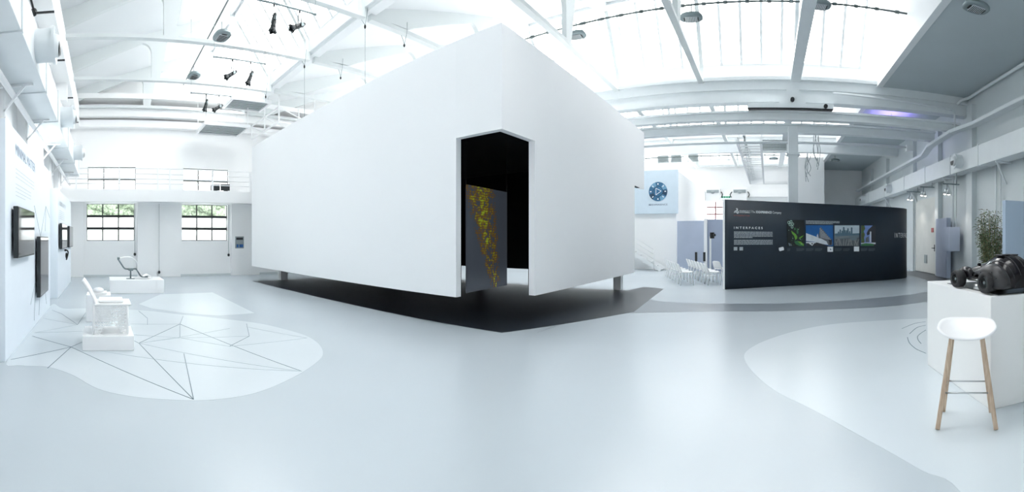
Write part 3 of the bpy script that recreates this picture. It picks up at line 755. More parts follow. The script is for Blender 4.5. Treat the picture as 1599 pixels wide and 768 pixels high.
def para(px0, px1, py0, py1, rows, last=1, fill=.55):
    s0, z1 = wsz(px0, py0); s1, _ = wsz(px1, py0); _, z0 = wsz(px0, py1)
    words(m, wsurf(.004), s0, s1, z0, z1, rows, last=last, fill=fill)
para(1146, 1206.5, 361, 371.8, 5, .47); para(1146, 1206.5, 374, 382.4, 4)
m.build('body_text', PRINTG, bwall)
m = MB(); para(1258, 1311, 343.8, 349.6, 3, .8); m.build('picture_caption', PRINTG, bwall)
m = MB()
for a, b in ((1229.5, 1234), (1243.5, 1255.5), (1258.5, 1270.5), (1272.5, 1284), (1303, 1314.5), (1316, 1327), (1344, 1354.5), (1356, 1366)): para(a, b, 387.5, 392, 4, .8, .5)
m.build('small_caption', PRINTD, bwall)
for a, b, nm in ((1145.8, 1151.2, 0), (1154.6, 1160, 0)):
    m = MB(); s0, z1 = wsz(a, 385.6); s1, _ = wsz(b, 385.6); _, z0 = wsz(a, 391)
    f2 = wsurf(.004); m.add([f2(s0, z0), f2(s1, z0), f2(s1, z1), f2(s0, z1)], [(0, 1, 2, 3)]); m.build('small_tile', PRINTG, bwall)
# pictures ------------------------------------------------------------
def flatmat(n, c): return mat('print_' + n, c, .45, noise=.06, nscale=8)
def picture(px0, px1, py0, py1, label, shapes, back, nm='printed_picture'):
    s0, z1 = wsz(px0, py0); s1, _ = wsz(px1, py0); _, z0 = wsz(px0, py1); _, z0b = wsz(px1, py1); _, z1b = wsz(px1, py0)
    o = MB(); mats = [back]; f0 = wsurf(.010)
    def fn(u, v, k=0):
        q = wpt(s0, .02 + k * .0012).lerp(wpt(s1, .02 + k * .0012), u); return (q.x, q.y, (z0 + (z0b - z0) * u) * (1 - v) + (z1 + (z1b - z1) * u) * v)
    b0 = [fn(u, v, k) for k in (-14, 0) for u, v in ((0, 0), (1, 0), (1, 1), (0, 1))]
    o.add(b0, [(4, 5, 6, 7), (0, 1, 5, 4), (1, 2, 6, 5), (2, 3, 7, 6), (3, 0, 4, 7)], 0)
    for i, (poly, mt) in enumerate(shapes):
        if mt not in mats: mats.append(mt)
        o.add([fn(max(0, min(1, u)), max(0, min(1, v)), 1 + i * .25) for u, v in poly], [list(range(len(poly)))], mats.index(mt))
    return tag(o.build(nm, mats), label, 'picture', None)
DK = flatmat('near_black', (.012, .018, .018)); G1 = flatmat('leaf_green', (.16, .42, .05)); G2 = flatmat('deep_green', (.05, .19, .07)); HX = flatmat('pale_green_white', (.42, .60, .52))
SB = flatmat('sky_blue', (.012, .12, .38)); BW = flatmat('building_white', (.70, .74, .78)); BG = flatmat('building_grey', (.13, .14, .16)); BD = flatmat('building_dark', (.03, .03, .04))
SK2 = flatmat('pale_sky', (.55, .64, .70)); CT = flatmat('hazy_blue_grey', (.10, .17, .23)); CT2 = flatmat('mid_grey_blue', (.17, .22, .25)); RD = flatmat('road_grey', (.26, .27, .27)); TR = flatmat('tree_olive', (.09, .11, .04)); VI = flatmat('violet_blue_sky', (.20, .30, .62))
def blob(cx, cy, rx, ry, n=12, j=.25): return [(cx + rx * cos(a) * random.uniform(1 - j, 1 + j), cy + ry * sin(a) * random.uniform(1 - j, 1 + j)) for a in [2 * pi * k / n for k in range(n)]]
def hexa(cx, cy, r): return [(cx + r * 1.3 * cos(a), cy + r * sin(a)) for a in [pi / 6 + pi / 3 * k for k in range(6)]]
sh = []
for hx, hy in ((.22, .93), (.32, .84), (.16, .82), (.28, .73), (.08, .90)): sh += [(hexa(hx, hy, .062), HX), (hexa(hx, hy, .035), DK)]
sh += [([(.22, .60), (.32, .55), (.50, .46), (.58, .38), (.58, .30), (.48, .24), (.44, .30), (.40, .40), (.28, .48)], G1), (blob(.60, .57, .06, .10), G2), (blob(.44, .66, .05, .05), G2), ([(.40, .18), (.60, .22), (.98, .10), (.98, .01), (.70, .02), (.50, .08)], G2), ([(.60, .20), (.80, .18), (.97, .08), (.97, .02), (.78, .08)], G1), ([(.68, .32), (.82, .38), (.97, .42), (.85, .33), (.70, .28)], G1), ([(.05, .14), (.2, .1), (.3, .03), (.1, .02)], CT2)]
for k in range(16): sh.append((blob(random.uniform(.05, .95), random.uniform(.05, .7), .025, .018, 6), random.choice([G2, TR, HX])))
picture(1229, 1255.3, 343.2, 384.6, 'printed picture of a bright green leaf and pale hexagons, leftmost on the dark wall', sh, DK)
sh = [([(0, .25), (0, .62), (.25, .50), (.55, .36), (.75, .22), (.85, .05), (.55, .10), (.3, .20)], BW), ([(.45, .38), (.47, .62), (.52, .93), (.66, .72), (.80, .50), (.95, .30), (.97, .05), (.82, .02), (.75, .22), (.55, .36)], BG), ([(.38, .47), (.42, .60), (.45, .40)], BW), ([(.82, .32), (.95, .30), (.93, .05), (.86, .05)], BD), ([(0, 0), (0, .24), (.1, .22), (.42, .16), (.8, .02), (.8, 0)], BD), ([(.10, .12), (.16, .18), (.22, .05), (.26, .16), (.30, .14), (.22, .01)], BW), ([(0, .14), (.35, .14), (.35, .18), (0, .2)], BW)]
for k in range(8):
    sh.append(([(.49 + k * .004, .86 - k * .06), (.53 + k * .055, .84 - k * .075), (.53 + k * .055, .825 - k * .075), (.49 + k * .004, .845 - k * .06)], BW))
picture(1258, 1300.5, 351.6, 384, 'printed picture of a pointed modern building against deep blue sky on the dark wall', sh, SB)
sh = [([(0, .60), (.2, .62), (.45, .66), (.7, .60), (1, .62), (1, .35), (0, .35)], CT), ([(0, .48), (1, .52), (1, .3), (0, .3)], CT2), ([(0, .33), (1, .40), (1, 0), (0, 0)], BG)]
for x, y, w_ in ((.22, .78, .03), (.30, .72, .03), (.36, .90, .035), (.41, .75, .03), (.48, .74, .03), (.53, .84, .03), (.68, .88, .035), (.15, .68, .03), (.60, .70, .03)): sh.append(([(x - w_, .55), (x - w_, y), (x, y + .03), (x + w_, y), (x + w_, .55)], CT))
for k in range(13):
    x = .02 + k * .075; dx = random.uniform(-.2, .2)
    sh.append(([(x, 0), (x + dx * .5, .18), (x + dx, .34), (x + dx + .025, .34), (x + dx * .5 + .04, .18), (x + .04, 0)], RD))
sh += [([(.6, .36), (.85, .48), (.9, .30), (.7, .26)], CT2), ([(.05, .38), (.3, .44), (.55, .46), (.55, .43), (.3, .41), (.05, .35)], RD)]
picture(1302.8, 1341.5, 351.8, 383.8, 'printed picture of a hazy city skyline over tangled roads on the dark wall', sh, SK2)
sh = [([(0, 0), (0, 1), (.22, 1), (.28, .85), (.18, .7), (.26, .55), (.2, .4), (.24, .2), (.1, .0)], TR), ([(.8, 1), (1, 1), (1, 0), (.72, 0), (.70, .55), (.58, .56), (.42, .50), (.38, .62), (.50, .80)], BD), ([(.60, .18), (.60, .68), (.66, .72), (.70, .68), (.68, .18)], BW), ([(.30, .18), (.32, .38), (.52, .48), (.54, .18)], BG), ([(0, .14), (1, .16), (1, .08), (0, .08)], BW), ([(0, .09), (.3, .13), (.85, .10), (.9, 0), (0, 0)], G2)]
for k in range(10): sh.append((blob(random.uniform(.03, .24), random.uniform(.25, .95), .04, .04, 7), random.choice([TR, G2])))
picture(1344, 1366.8, 352, 383.6, 'printed picture of a tree beside an overhanging dark building, rightmost on the dark wall', sh, VI)
for a, b, c, d, lb in ((1291.8, 1300.2, 385.2, 393, 'small white card with a tiny picture below the pointed-building picture'), (1333.2, 1341.2, 384.8, 392.4, 'small white card below the city skyline picture')):
    picture(a, b, c, d, lb, [([(.42, .5), (.5, .7), (.6, .6), (.7, .35), (.55, .3), (.45, .4)], BG if 'tiny' in lb else PRINTW)], PRINTW, 'display_card')
s0, z0 = wsz(1219.8, 388.6); q = MB(); f3 = wsurf(.0); 
q.add([(*wpt(s0 + a * cos(.25) - b * sin(.25), o_), z0 + a * sin(.25) + b * cos(.25)) for o_ in (.002, .03) for a, b in ((-.07, -.05), (.07, -.055), (.085, .0), (.07, .05), (-.07, .055), (-.085, 0))], [(6, 7, 8, 9, 10, 11), (0, 1, 7, 6), (1, 2, 8, 7), (2, 3, 9, 8), (3, 4, 10, 9), (4, 5, 11, 10), (5, 0, 6, 11)])
tag(q.build('display_card', PRINTW), 'small tilted white block left of the leaf picture on the dark wall', 'card')

# ================================================================== FAR HALL
sg = empty('hanging_sign', 'pale blue sign panel with a round blue compass emblem on the inner white wall', 'sign', (-5.3, 19.4, 2.6))
a_, b_ = at(987, y=19.4), at(1058.5, y=19.4)
z0, z1 = zat(at(1027, y=19.4), 333.5), 4.70
m = MB(); m.box(a_.x, b_.x, 19.36, 19.5, z0, z1); m.build('board', SIGNB, sg)
c = at(1027.5, y=19.35); zc = zat(c, 299); rr = .455
def disc(mb, x, z, r, y, n=40, mi=0, a0=0, a1=2 * pi, ri=0):
    for k in range(n):
        t0, t1 = a0 + (a1 - a0) * k / n, a0 + (a1 - a0) * (k + 1) / n
        mb.add([(x + ri * cos(t0), y, z + ri * sin(t0)), (x + r * cos(t0), y, z + r * sin(t0)), (x + r * cos(t1), y, z + r * sin(t1)), (x + ri * cos(t1), y, z + ri * sin(t1))], [(0, 1, 2, 3)] if ri else [(0, 1, 2)], mi)
EM = [mat('emblem_blue', (.04, .15, .28), .4, noise=.2, nscale=3), mat('emblem_light_blue', (.16, .34, .50), .4, noise=.1), mat('emblem_dark_blue', (.015, .05, .10), .4, noise=.1), PRINTW]
m = MB(); y_ = 19.35
disc(m, c.x, zc, rr, y_, mi=0)
for k, mi in enumerate((1, 0, 1, 0, 2, 0, 1, 2)): disc(m, c.x, zc, rr, y_ - .004, 8, mi, k * pi / 4 + .3, k * pi / 4 + .95, rr * .55)
disc(m, c.x, zc, rr * .56, y_ - .006, mi=2); disc(m, c.x, zc, rr * .50, y_ - .008, mi=0)
tri = [(c.x - .10, zc - .16), (c.x - .10, zc + .16), (c.x + .16, zc + .02)]
for i in range(3):
    a, b = tri[i], tri[(i + 1) % 3]; m.bar((a[0], y_ - .012, a[1]), (b[0], y_ - .012, b[1]), .006, .022, 3)
for k, ch in enumerate('3VR1G8iM'):
    t = k * pi / 4; x_, z_ = c.x + rr * .78 * cos(t), zc + rr * .78 * sin(t)
    if k in (2, 6): m.bar((x_ - .03, y_ - .012, z_), (x_ + .03, y_ - .012, z_), .006, .06, 3)
    elif k % 2: m.bar((x_ - .04 * cos(t), y_ - .012, z_ - .04 * sin(t)), (x_ + .04 * cos(t), y_ - .012, z_ + .04 * sin(t)), .006, .04, 3)
    else: m.box(x_ - .035, x_ + .035, y_ - .014, y_ - .010, z_ - .025, z_ + .025, 3)
m.build('emblem', EM, sg)
m = MB(); text_fit(m, '3D', lambda u, v: (u, 19.355, v), c.x - .46, c.x - .32, zc - .66, zc - .58, bold=.03); text_fit(m, 'EXPERIENCE', lambda u, v: (u, 19.355, v), c.x - .30, c.x + .46, zc - .66, zc - .58)
m.build('lettering', mat('navy_lettering', (.06, .09, .17), .5, noise=.05), sg)
# stairs along that wall
st = empty('staircase', 'small white steel staircase with thin railing at the foot of the inner white wall', 'stairs', (-5.4, 18.9, 0))
X0s = at(1031, y=18.6).x
for k in range(7):
    m = MB(); x = X0s - k * .27; z = .06 + k * .16; m.box(x - .3, x, 18.5, 19.3, z - .035, z); m.build('step', STEEL, st)
m = MB()
for y in (18.48, 19.32):
    m.bar((X0s + .05, y, .04), (X0s - 2.1, y, 1.24), .03, .16)
m.build('stringer', STEEL, st)
m = MB(); xt = at(1021, y=18.48).x
for h in (.30, .52, .74, .95):
    m.tube([(xt, 18.45, h + .02), (xt - 1.9, 18.45, h + .02 + 1.13)], .014, 6)
m.tube([(xt, 18.45, .05), (xt, 18.45, .97)], .018, 6); m.tube([(xt - 1.2, 18.45, .7), (xt - 1.2, 18.45, 1.68)], .014, 6)
m.build('railing', STEEL, st)
# partitions behind the chairs
def board(name, label, pa, pb, z1, t=.09, mt=LAV, cat='partition'):
    m = MB(); m.prism([(pa[0], pa[1]), (pb[0], pb[1]), (pb[0], pb[1] + t), (pa[0], pa[1] + t)], 0, z1)
    return tag(m.build(name, mt, bevel=.005), label, cat)
board('partition_board', 'pale lavender partition behind the left row of white chairs, left of the white post', (-4.12, 18.9), (-2.75, 18.7), 2.27)
board('partition_board', 'darker lavender partition behind the chairs, between the white post and the dark wall', (-2.62, 18.2), (-.9, 18.2), 2.31, mt=mat('lavender_board', (.36, .41, .53), .6, noise=.02))
m = MB(); m.box(-2.76, -2.62, 18.1, 18.32, 0, 2.33); tag(m.build('partition_post', PLI), 'white post joining the two lavender partitions', 'post')
ks = empty('camera_stand', 'thin white pole stand with a small black device on top beside the dark wall', 'stand', (-2.12, 16.4, 0))
m = MB(); q = at(1109.3, y=16.4); m.box(q.x - .035, q.x + .035, 16.37, 16.43, 0, 1.55); m.box(q.x - .2, q.x + .2, 16.2, 16.6, 0, .02); m.build('pole', STEEL, ks)
m = MB(); m.box(q.x + .0, q.x + .16, 16.3, 16.4, 1.47, 1.70); m.tube([(q.x + .12, 16.3, 1.6), (q.x + .2, 16.2, 1.6)], .05, 10); m.build('device', BLACK, ks)
for px, lb in ((1087, 'short black speaker column on a stand behind the chairs, left one'), (1099.8, 'short black speaker column on a stand behind the chairs, right one')):
    q = at(px, y=17.4); o = empty('speaker_column', lb, 'speaker', (q.x, 17.4, 0))
    m = MB(); m.box(q.x - .045, q.x + .045, 17.36, 17.44, .52, .90); m.build('housing', BLACK, o)
    m = MB(); m.tube([(q.x, 17.4, 0), (q.x, 17.4, .53)], .014, 6); m.tube([(q.x, 17.4, 0), (q.x, 17.4, .02)], .1, 14); m.build('pole', CHROME, o)
# heaters, exit sign and blind box on the end wall
for px, lb in ((1114, 'air heater with a dark slot on the far end wall, left one above the window'), (1155.5, 'air heater with a dark slot hung on the far end wall, right one')):
    q = at(px, y=29.2); o = empty('wall_heater', lb, 'heater', (q.x, 29.2, 4.5))
    m = MB(); m.box(q.x - .5, q.x + .5, 28.85, 29.38, 4.05, 4.92); m.build('housing', STEEL, o, bevel=.02)
    m = MB(); m.box(q.x - .42, q.x + .42, 28.82, 28.86, 4.62, 4.82); m.ell((q.x, 28.8, 4.66), (.14, .05, .1)); m.build('air_slot', GREYP, o)
    for s in (-1, 1):
        m = MB(); m.tube(crom([(q.x + s * .55, 29.1, 4.7), (q.x + s * .66, 28.95, 4.5), (q.x + s * .58, 28.9, 4.3)], 4, False), .035, 6); m.build('bracket_arm', DARK, o)
q = at(1133.5, y=28.9); ex = empty('exit_sign', 'small green emergency exit sign hanging on the far end wall', 'sign', (q.x, 29, 4.25))
m = MB(); m.box(q.x - .34, q.x + .34, 28.94, 29.0, 4.24, 4.42); m.build('housing', PRINTW, ex)
m = MB(); 
for k in range(4): m.box(q.x - .3 + k * .155, q.x - .17 + k * .155, 28.93, 28.94, 4.27, 4.39)
m.build('green_face', mat('exit_green', (.02, .32, .16), .4, noise=.05), ex)
m = MB(); m.box(q.x - .3, q.x - .28, 28.96, 28.98, 4.42, 4.6); m.box(q.x + .28, q.x + .3, 28.96, 28.98, 4.42, 4.6); m.build('hanger', STEEL, ex)
for k, px in enumerate((1036, 1056, 1082)):
    q = at(px, y=28.2); m = MB(); m.box(q.x - .36, q.x + .36, 28.1, 28.3, EYE + 5.25, EYE + 5.72)
    for j in range(5): m.box(q.x - .33, q.x + .33, 28.06, 28.1, EYE + 5.30 + j * .08, EYE + 5.33 + j * .08)
    tag(m.build('ventilation_box', GREYP), 'grey louvred vent box high under the far skylight, %s of three' % ('leftmost', 'middle', 'rightmost')[k], 'vent')
m = MB(); m.tube([(-9, 25.8, EYE + 5.12), (2.0, 25.8, EYE + 5.12)], .035, 6); tag(m.build('ceiling_pipe', CABLE), 'dark thin pipe crossing high in the far hall', 'pipe')
# cable ladder running away overhead
cl = empty('cable_ladder', 'long overhead white cable ladder with rungs and loose cables running into the far hall', 'cable ladder', (-.6, 20, EYE + 3.4))
za = EYE + 3.4
m = MB()
for x in (-1.06, -.24): m.bar((x, 14.7, za), (x, 25.6, za), .08, .16)
m.bar((-1.1, 25.6, za), (1.6, 25.6, za), .12, .16); m.build('side_rail', STEEL, cl)
m = MB()
for k in range(24): y = 14.9 + k * .45; m.bar((-1.06, y, za - .03), (-.24, y, za - .03), .07, .05)
m.build('rungs', STEEL, cl)
m = MB()
for k in range(6):
    x = -1.02 + random.uniform(0, .3)
    m.tube(crom([(x + random.uniform(-.08, .08), 14.7 + j * 1.35, za + .05 + random.uniform(-.05, .16)) for j in range(9)], 4, False), .018, 5)
m.build('cables', GREYP, cl)
m = MB()
for y in (15.5, 18.5, 21.5, 24.5):
    for x in (-1.06, -.24):
        m = MB(); m.tube([(x, y, za), (x, y, ceil_z(y) + .02)], .012, 5); m.build('hanger_rod', STEEL, cl)
gr = MB()
q = at(1208, y=20.9)
for i in range(9): gr.box(q.x - .6 + i * .15, q.x - .57 + i * .15, 20.82, 20.86, EYE + 4.4, EYE + 4.9)
for j in range(4): gr.box(q.x - .6, q.x + .63, 20.82, 20.86, EYE + 4.4 + j * .15, EYE + 4.44 + j * .15)
gr.box(q.x - .6, q.x + .63, 20.87, 20.9, EYE + 4.4, EYE + 4.9)
tag(gr.build('ventilation_grille', GREYP), 'dark square grid grille high in the far hall left of the column', 'grille')
# draped cables right of the column
for px, yy, lb in ((1277, 17.5, 'bundle of grey cables hanging from the beams right of the column'), (1262, 21.5, 'thin tangled cables hanging further back right of the column')):
    q = at(px, y=yy); m = MB()
    for k in range(5):
        x = q.x + random.uniform(-.12, .12)
        m.tube(crom([(x, yy, ceil_z(yy) - .01), (x, yy, ZT), (x + random.uniform(-.1, .1), yy, ZT - .6), (x + random.uniform(-.18, .12), yy + .05, ZT - 1.2), (x + random.uniform(-.1, .1), yy, ZT - random.uniform(1.5, 2.0))], 5, False), .016, 5)
    tag(m.build('cable_bundle', GREYP), lb, 'cables')
# projectors and bracket on the girder
pb = empty('projector_mount', 'white steel bracket and bar with two round black lenses on the cross beam', 'bracket', (.7, 12.8, EYE + 4))
m = MB(); m.prism([(.25, EYE + 4.02), (1.22, EYE + 4.02), (1.0, EYE + 4.35), (.9, EYE + 4.66), (.62, EYE + 4.66), (.5, EYE + 4.35)], 12.78, 12.86, 'y'); m.build('plate', STEELG, pb)
m = MB(); m.box(-.62, 2.0, 12.72, 12.95, EYE + 3.96, EYE + 4.10); m.build('bar', STEELG, pb)
m = MB(); m.box(-.6, 1.98, 12.73, 12.94, EYE + 3.93, EYE + 3.958); m.build('dark_gasket', BLACK, pb)
for x, z in ((.74, EYE + 4.20), (1.75, EYE + 4.02)):
    m = MB(); m.tube([(x, 12.80 if x < 1 else 12.74, z), (x, 12.66, z)], .062, 18); m.build('lens', BLACK, pb)

# ================================================================== WHITE CHAIRS
def make_chair():
    o = lempty('stacking_chair', '', 'chair')
    m = MB()
    def seat(u, v):
        x = -.21 + .42 * u; y = -.2 + .42 * v
        return (x * (1 - .08 * v), y, .40 + .02 * (abs(u - .5) * 2) ** 2 - .015 * sin(v * pi) + (.0 if v < .9 else -.01))
    m.grid(seat, 8, 8); m.build('seat', WPL, o, solid=.012)
    m = MB()
    def back(u, v):
        x = (-.21 + .42 * u) * (1 - .15 * v * v); 
        return (x, .19 + .10 * v + .04 * (1 - (2 * u - 1) ** 2), .42 + .26 * v - .03 * v * (2 * u - 1) ** 4)
    m.grid(back, 10, 8); m.build('backrest', WPL, o, solid=.012)
    for sx in (-1, 1):
        for sy in (-1, 1):
            m = MB(); m.tube([(sx * .17, sy * .15 + .02, .40), (sx * .21, sy * .21 + .03, 0)], [.014, .011], 8); m.build('leg', STEEL, o)
    return o
cr_ = (Vector((-1.23, 3.15))).normalized(); rot = atan2(cr_.y, cr_.x) - pi / 2 + pi / 2   # facing +x-ish
ch0 = make_chair(); spots = []
for k in range(6): spots.append((Vector((-2.55, 13.15)) + cr_ * .62 * k, 0, 'left'))
for k in range(7): spots.append((Vector((-1.72, 13.35)) + cr_ * .52 * k, 0, 'right'))
spots += [(Vector((-1.62, 14.9)), .5, 'x'), (Vector((-1.15, 15.6)), .35, 'x')]
ords = ['nearest', 'second', 'third', 'fourth', 'fifth', 'sixth', 'furthest']
cnt = {'left': 0, 'right': 0, 'x': 0}
for i, (p, r_, row) in enumerate(spots):
    c_ = ch0 if i == 0 else copy_tree(ch0)
    c_.location = (p.x, p.y, 0); c_.rotation_euler.z = R(90) + atan2(cr_.y, cr_.x) - pi / 2 + r_
    n_ = cnt[row]; cnt[row] += 1
    if row == 'left': c_['label'] = 'white plastic chair in the left row beside the grey partition, %s from the viewer' % (ords[n_] if n_ < 5 else 'furthest')
    elif row == 'right': c_['label'] = 'white plastic chair in the right row next to the dark wall, %s from the viewer' % ords[n_]
    else: c_['label'] = ('turned white plastic chair behind the right row, beside the dark wall edge', 'white plastic chair mostly hidden behind the left end of the dark wall')[n_]
    c_['group'] = 'white chairs in two rows'

# ================================================================== PLINTHS, EXHIBITS (LEFT)
def plinth(label, x0, x1, y0, y1, z1, mt=PLI):
    m = MB(); m.box(x0, x1, y0, y1, .003, z1)
    return tag(m.build('display_plinth', mt, bevel=.004, origin=((x0 + x1) / 2, (y0 + y1) / 2, 0)), label, 'plinth')
plinth('low white plinth under the lattice chair on the pale floor with drawn lines', -6.12, -5.47, -.28, .39, .19)
plinth('taller narrow white plinth just behind the lattice chair', -7.85, -7.36, -.31, .12, .47)
plinth('wide low white plinth under the metal recliner near the back wall', -12.2, -11.17, .15, 1.6, .36)
# lattice chair
lc = empty('lattice_chair', 'white printed lattice chair with solid seat and thin curved back on a low plinth', 'chair', (-5.8, .1, .19))
def lattice(mb, fn, nu, nv, hole=None, r=.006):
    P = {}
    for i in range(nu + 1):
        for j in range(nv + 1):
            u = i / nu + (random.uniform(-.38, .38) / nu if 0 < i < nu else 0); v = j / nv + (random.uniform(-.38, .38) / nv if 0 < j < nv else 0)
            P[i, j] = (u, v)
    for (i, j), (u, v) in P.items():
        for di, dj in ((1, 0), (0, 1), (1, 1), (1, -1)):
            q = P.get((i + di, j + dj))
            if not q or (di and dj and random.random() < .6): continue
            mu, mv = (u + q[0]) / 2, (v + q[1]) / 2
            if hole and hole(mu, mv): continue
            mb.bar(fn(u, v), fn(*q), r * random.uniform(.8, 1.8), r * 1.2)
m = MB()
hole = lambda u, v: (u - .5) ** 2 / .09 + (v - .02) ** 2 / .11 < 1
xa, xb, ya, yb, zt = -5.56, -6.02, -.13, .31, .575
lattice(m, lambda u, v: (xa + .05 * (1 - v) * .0, ya + (yb - ya) * u + .03 * (1 - v) * (u - .5) * -1, .195 + (zt - .195) * v), 11, 11, hole, .008)
lattice(m, lambda u, v: (xb, ya + (yb - ya) * u, .195 + (zt - .195) * v), 10, 10, hole, .008)
lattice(m, lambda u, v: (xa + (xb - xa) * u, ya - .02 * (1 - v), .195 + (zt - .195) * v), 10, 10, hole, .008)
lattice(m, lambda u, v: (xa + (xb - xa) * u, yb, .195 + (zt - .195) * v), 10, 10, hole, .008)
m.build('lattice_frame', WPL, lc)
for x, y in ((xa, ya - .01), (xb, ya - .01), (xa, yb), (xb, yb)):
    m = MB(); m.tube([(x, y, .192), (x, y, zt)], [.012, .018], 8); m.build('leg', WPL, lc)
m = MB(); m.box(xb - .02, xa + .02, ya, yb + .05, zt, zt + .022); m.build('seat', WPL, lc, bevel=.008)
m = MB(); m.box(xb + .06, xa - .06, ya + .06, yb - .05, zt + .023, zt + .06); m.build('seat_pad', WPL, lc, bevel=.015)
m = MB()
prof = crom([(-.10, .56), (-.13, .64), (-.19, .76), (-.24, .84), (-.285, .90)], 5, False)
def bk(u, v):
    k = v * (len(prof) - 1); i = min(int(k), len(prof) - 2); p = prof[i].lerp(prof[i + 1], k - i)
    return (xa + (xb - xa) * u * 1.0, p.x, p.y)
m.grid(bk, 4, 16); m.build('backrest', WPL, lc, solid=.022)
mo = MB(); mo.box(-7.78, -7.43, -.24, .05, .475, .50); mo.ell((-7.6, -.1, .53), (.12, .1, .05), cut=-.03)
tag(mo.build('white_model', WPL), 'small white moulded piece lying on the taller narrow plinth', 'exhibit')
# recliner
rc = empty('recliner_exhibit', 'bent metal tube recliner frame with translucent white shell on a wide low plinth', 'chair', (-11.6, .7, .36))
def rp(px, py, x=-11.65):
    p = at(px, x=x); return (p.x, p.y, zat(p, py))
path = crom([rp(184, 404), rp(188, 410), rp(194, 418.5), rp(199, 420), rp(206, 420), rp(212.5, 420), rp(216, 425), rp(220, 431), rp(226, 432), rp(231, 432.2)], 5, False)
m = MB(); m.tube(path, .022, 8); m.tube([rp(183, 403), rp(187, 403.2)], .03, 8)
m.build('tube_frame', GREYM, rc)
b0 = rp(203.5, 420); m = MB(); m.tube([(b0[0] + .11, b0[1], .363), (b0[0] + .11, b0[1], b0[2])], .022, 8); m.box(b0[0] - .03, b0[0] + .25, b0[1] - .06, b0[1] + .06, b0[2] - .03, b0[2] + .03); m.tube([(b0[0] + .11, b0[1], .361), (b0[0] + .11, b0[1], .375)], .12, 16); m.build('pedestal', GREYM, rc)
m = MB()
sh_ = crom([rp(187, 402.5), rp(196, 401), rp(204, 401.5), rp(210, 405), rp(214, 411), rp(214, 419), rp(217, 424), rp(222, 430), rp(229, 428), rp(236, 431.5)], 5, False)
def shf(u, v):
    k = v * (len(sh_) - 1); i = min(int(k), len(sh_) - 2); p = Vector(sh_[i]).lerp(Vector(sh_[i + 1]), k - i); return (p.x - .05 + .34 * u, p.y, p.z)
m.grid(shf, 3, 44); m.build('shell', WPL, rc, solid=.018)
# electrical box, cords on the back wall
q = at(372.5, x=XL + .02); sb = empty('switch_box', 'grey electrical box with blue sockets on the back wall beside the right window', 'electrical box', (XL, q.y, 1.2))
za_, zb_ = zat(q, 387.5), zat(q, 369)
m = MB(); m.box(XL + .002, XL + .16, q.y - .18, q.y + .18, za_, zb_); m.build('housing', GREYP, sb, bevel=.01)
for dy in (-.09, .03, .11):
    m = MB(); m.box(XL + .16, XL + .19, q.y + dy - .04, q.y + dy + .03, za_ + .04, za_ + .16); m.build('socket', mat('socket_blue', (.03, .12, .35), .4, noise=.05), sb)
m = MB(); m.box(XL + .16, XL + .17, q.y - .14, q.y + .14, zb_ - .14, zb_ - .05); m.build('label_window', DARK, sb)
m = MB(); m.tube(crom([(XL + .04, q.y - .1, zb_), (XL + .04, q.y - .12, zb_ + .5), (XL + .04, q.y - .06, 2.75)], 5, False), .02, 6); m.build('cable', CABLE, sb)
for px, z0, lb in ((210.5, 397, 'thin pull cord with a black weight beside the left lower window'), (357, 398, 'thin pull cord with a black weight beside the right lower window'), (248.5, 425, 'thin cord ending in a black ball near the floor between the windows')):
    p = at(px, x=XL + .22); zz = zat(p, z0); m = MB(); m.tube([(p.x, p.y, zz), (p.x, p.y, 2.8)], .006 if px == 248.5 else .012, 5); m.ell((p.x, p.y, zz), (.05, .05, .06), 12, 8, 1)
    tag(m.build('pull_cord', [GREYP, BLACK]), lb, 'cord')
for px, lb in ((336, 'dark monitor back leaning on the gallery railing, left of two'), (351.5, 'dark monitor back leaning on the gallery railing, right of two')):
    p = at(px, x=XL + .8); z = zat(p, 297.5); m = MB(); m.box(p.x - .03, p.x + .03, p.y - .18, p.y + .18, z, z + .24); m.box(p.x - .1, p.x + .1, p.y - .06, p.y + .06, 3.17, z)
    tag(m.build('gallery_monitor', DARK, bevel=.01), lb, 'monitor')

# ================================================================== CEILING LAMPS
def make_lamp():
    o = lempty('high_bay_lamp', '', 'lamp')
    m = MB(); prof = [(.0, .10), (.13, .09), (.18, .065), (.205, .03), (.205, 0), (.18, -.012)]
    n = 28
    def sup(a, r):    # rounded oblong plan
        c, s = cos(a), sin(a); return (r * 1.15 * (abs(c) ** .75) * (1 if c > 0 else -1), r * .8 * (abs(s) ** .8) * (1 if s > 0 else -1))
    m.grid(lambda u, v: (*sup(u * 2 * pi, prof[min(int(v * 5 + .5), 5)][0]), prof[min(int(v * 5 + .5), 5)][1]), n, 5)
    m.add([(*sup(k * 2 * pi / n, .18), -.012) for k in range(n)], [list(range(n))])
    m.build('housing', GREYM, o)
    m = MB(); m.box(-.12, .12, -.09, .09, -.022, -.012); m.build('diffuser', mat('lamp_diffuser', (.62, .66, .68), .3, noise=.05), o)
    m = MB()
    for k in range(7): m.box(-.10 + k * .032, -.093 + k * .032, -.085, .085, -.03, -.022)
    m.box(-.15, -.12, -.05, .05, -.02, -.012); m.box(.12, .15, -.05, .05, -.02, -.012); m.build('fins', BLACK, o)
    m = MB(); m.tube([(0, 0, .09), (0, 0, .30)], .012, 6); m.build('hanger', GREYM, o)
    return o
lp = make_lamp(); first = True
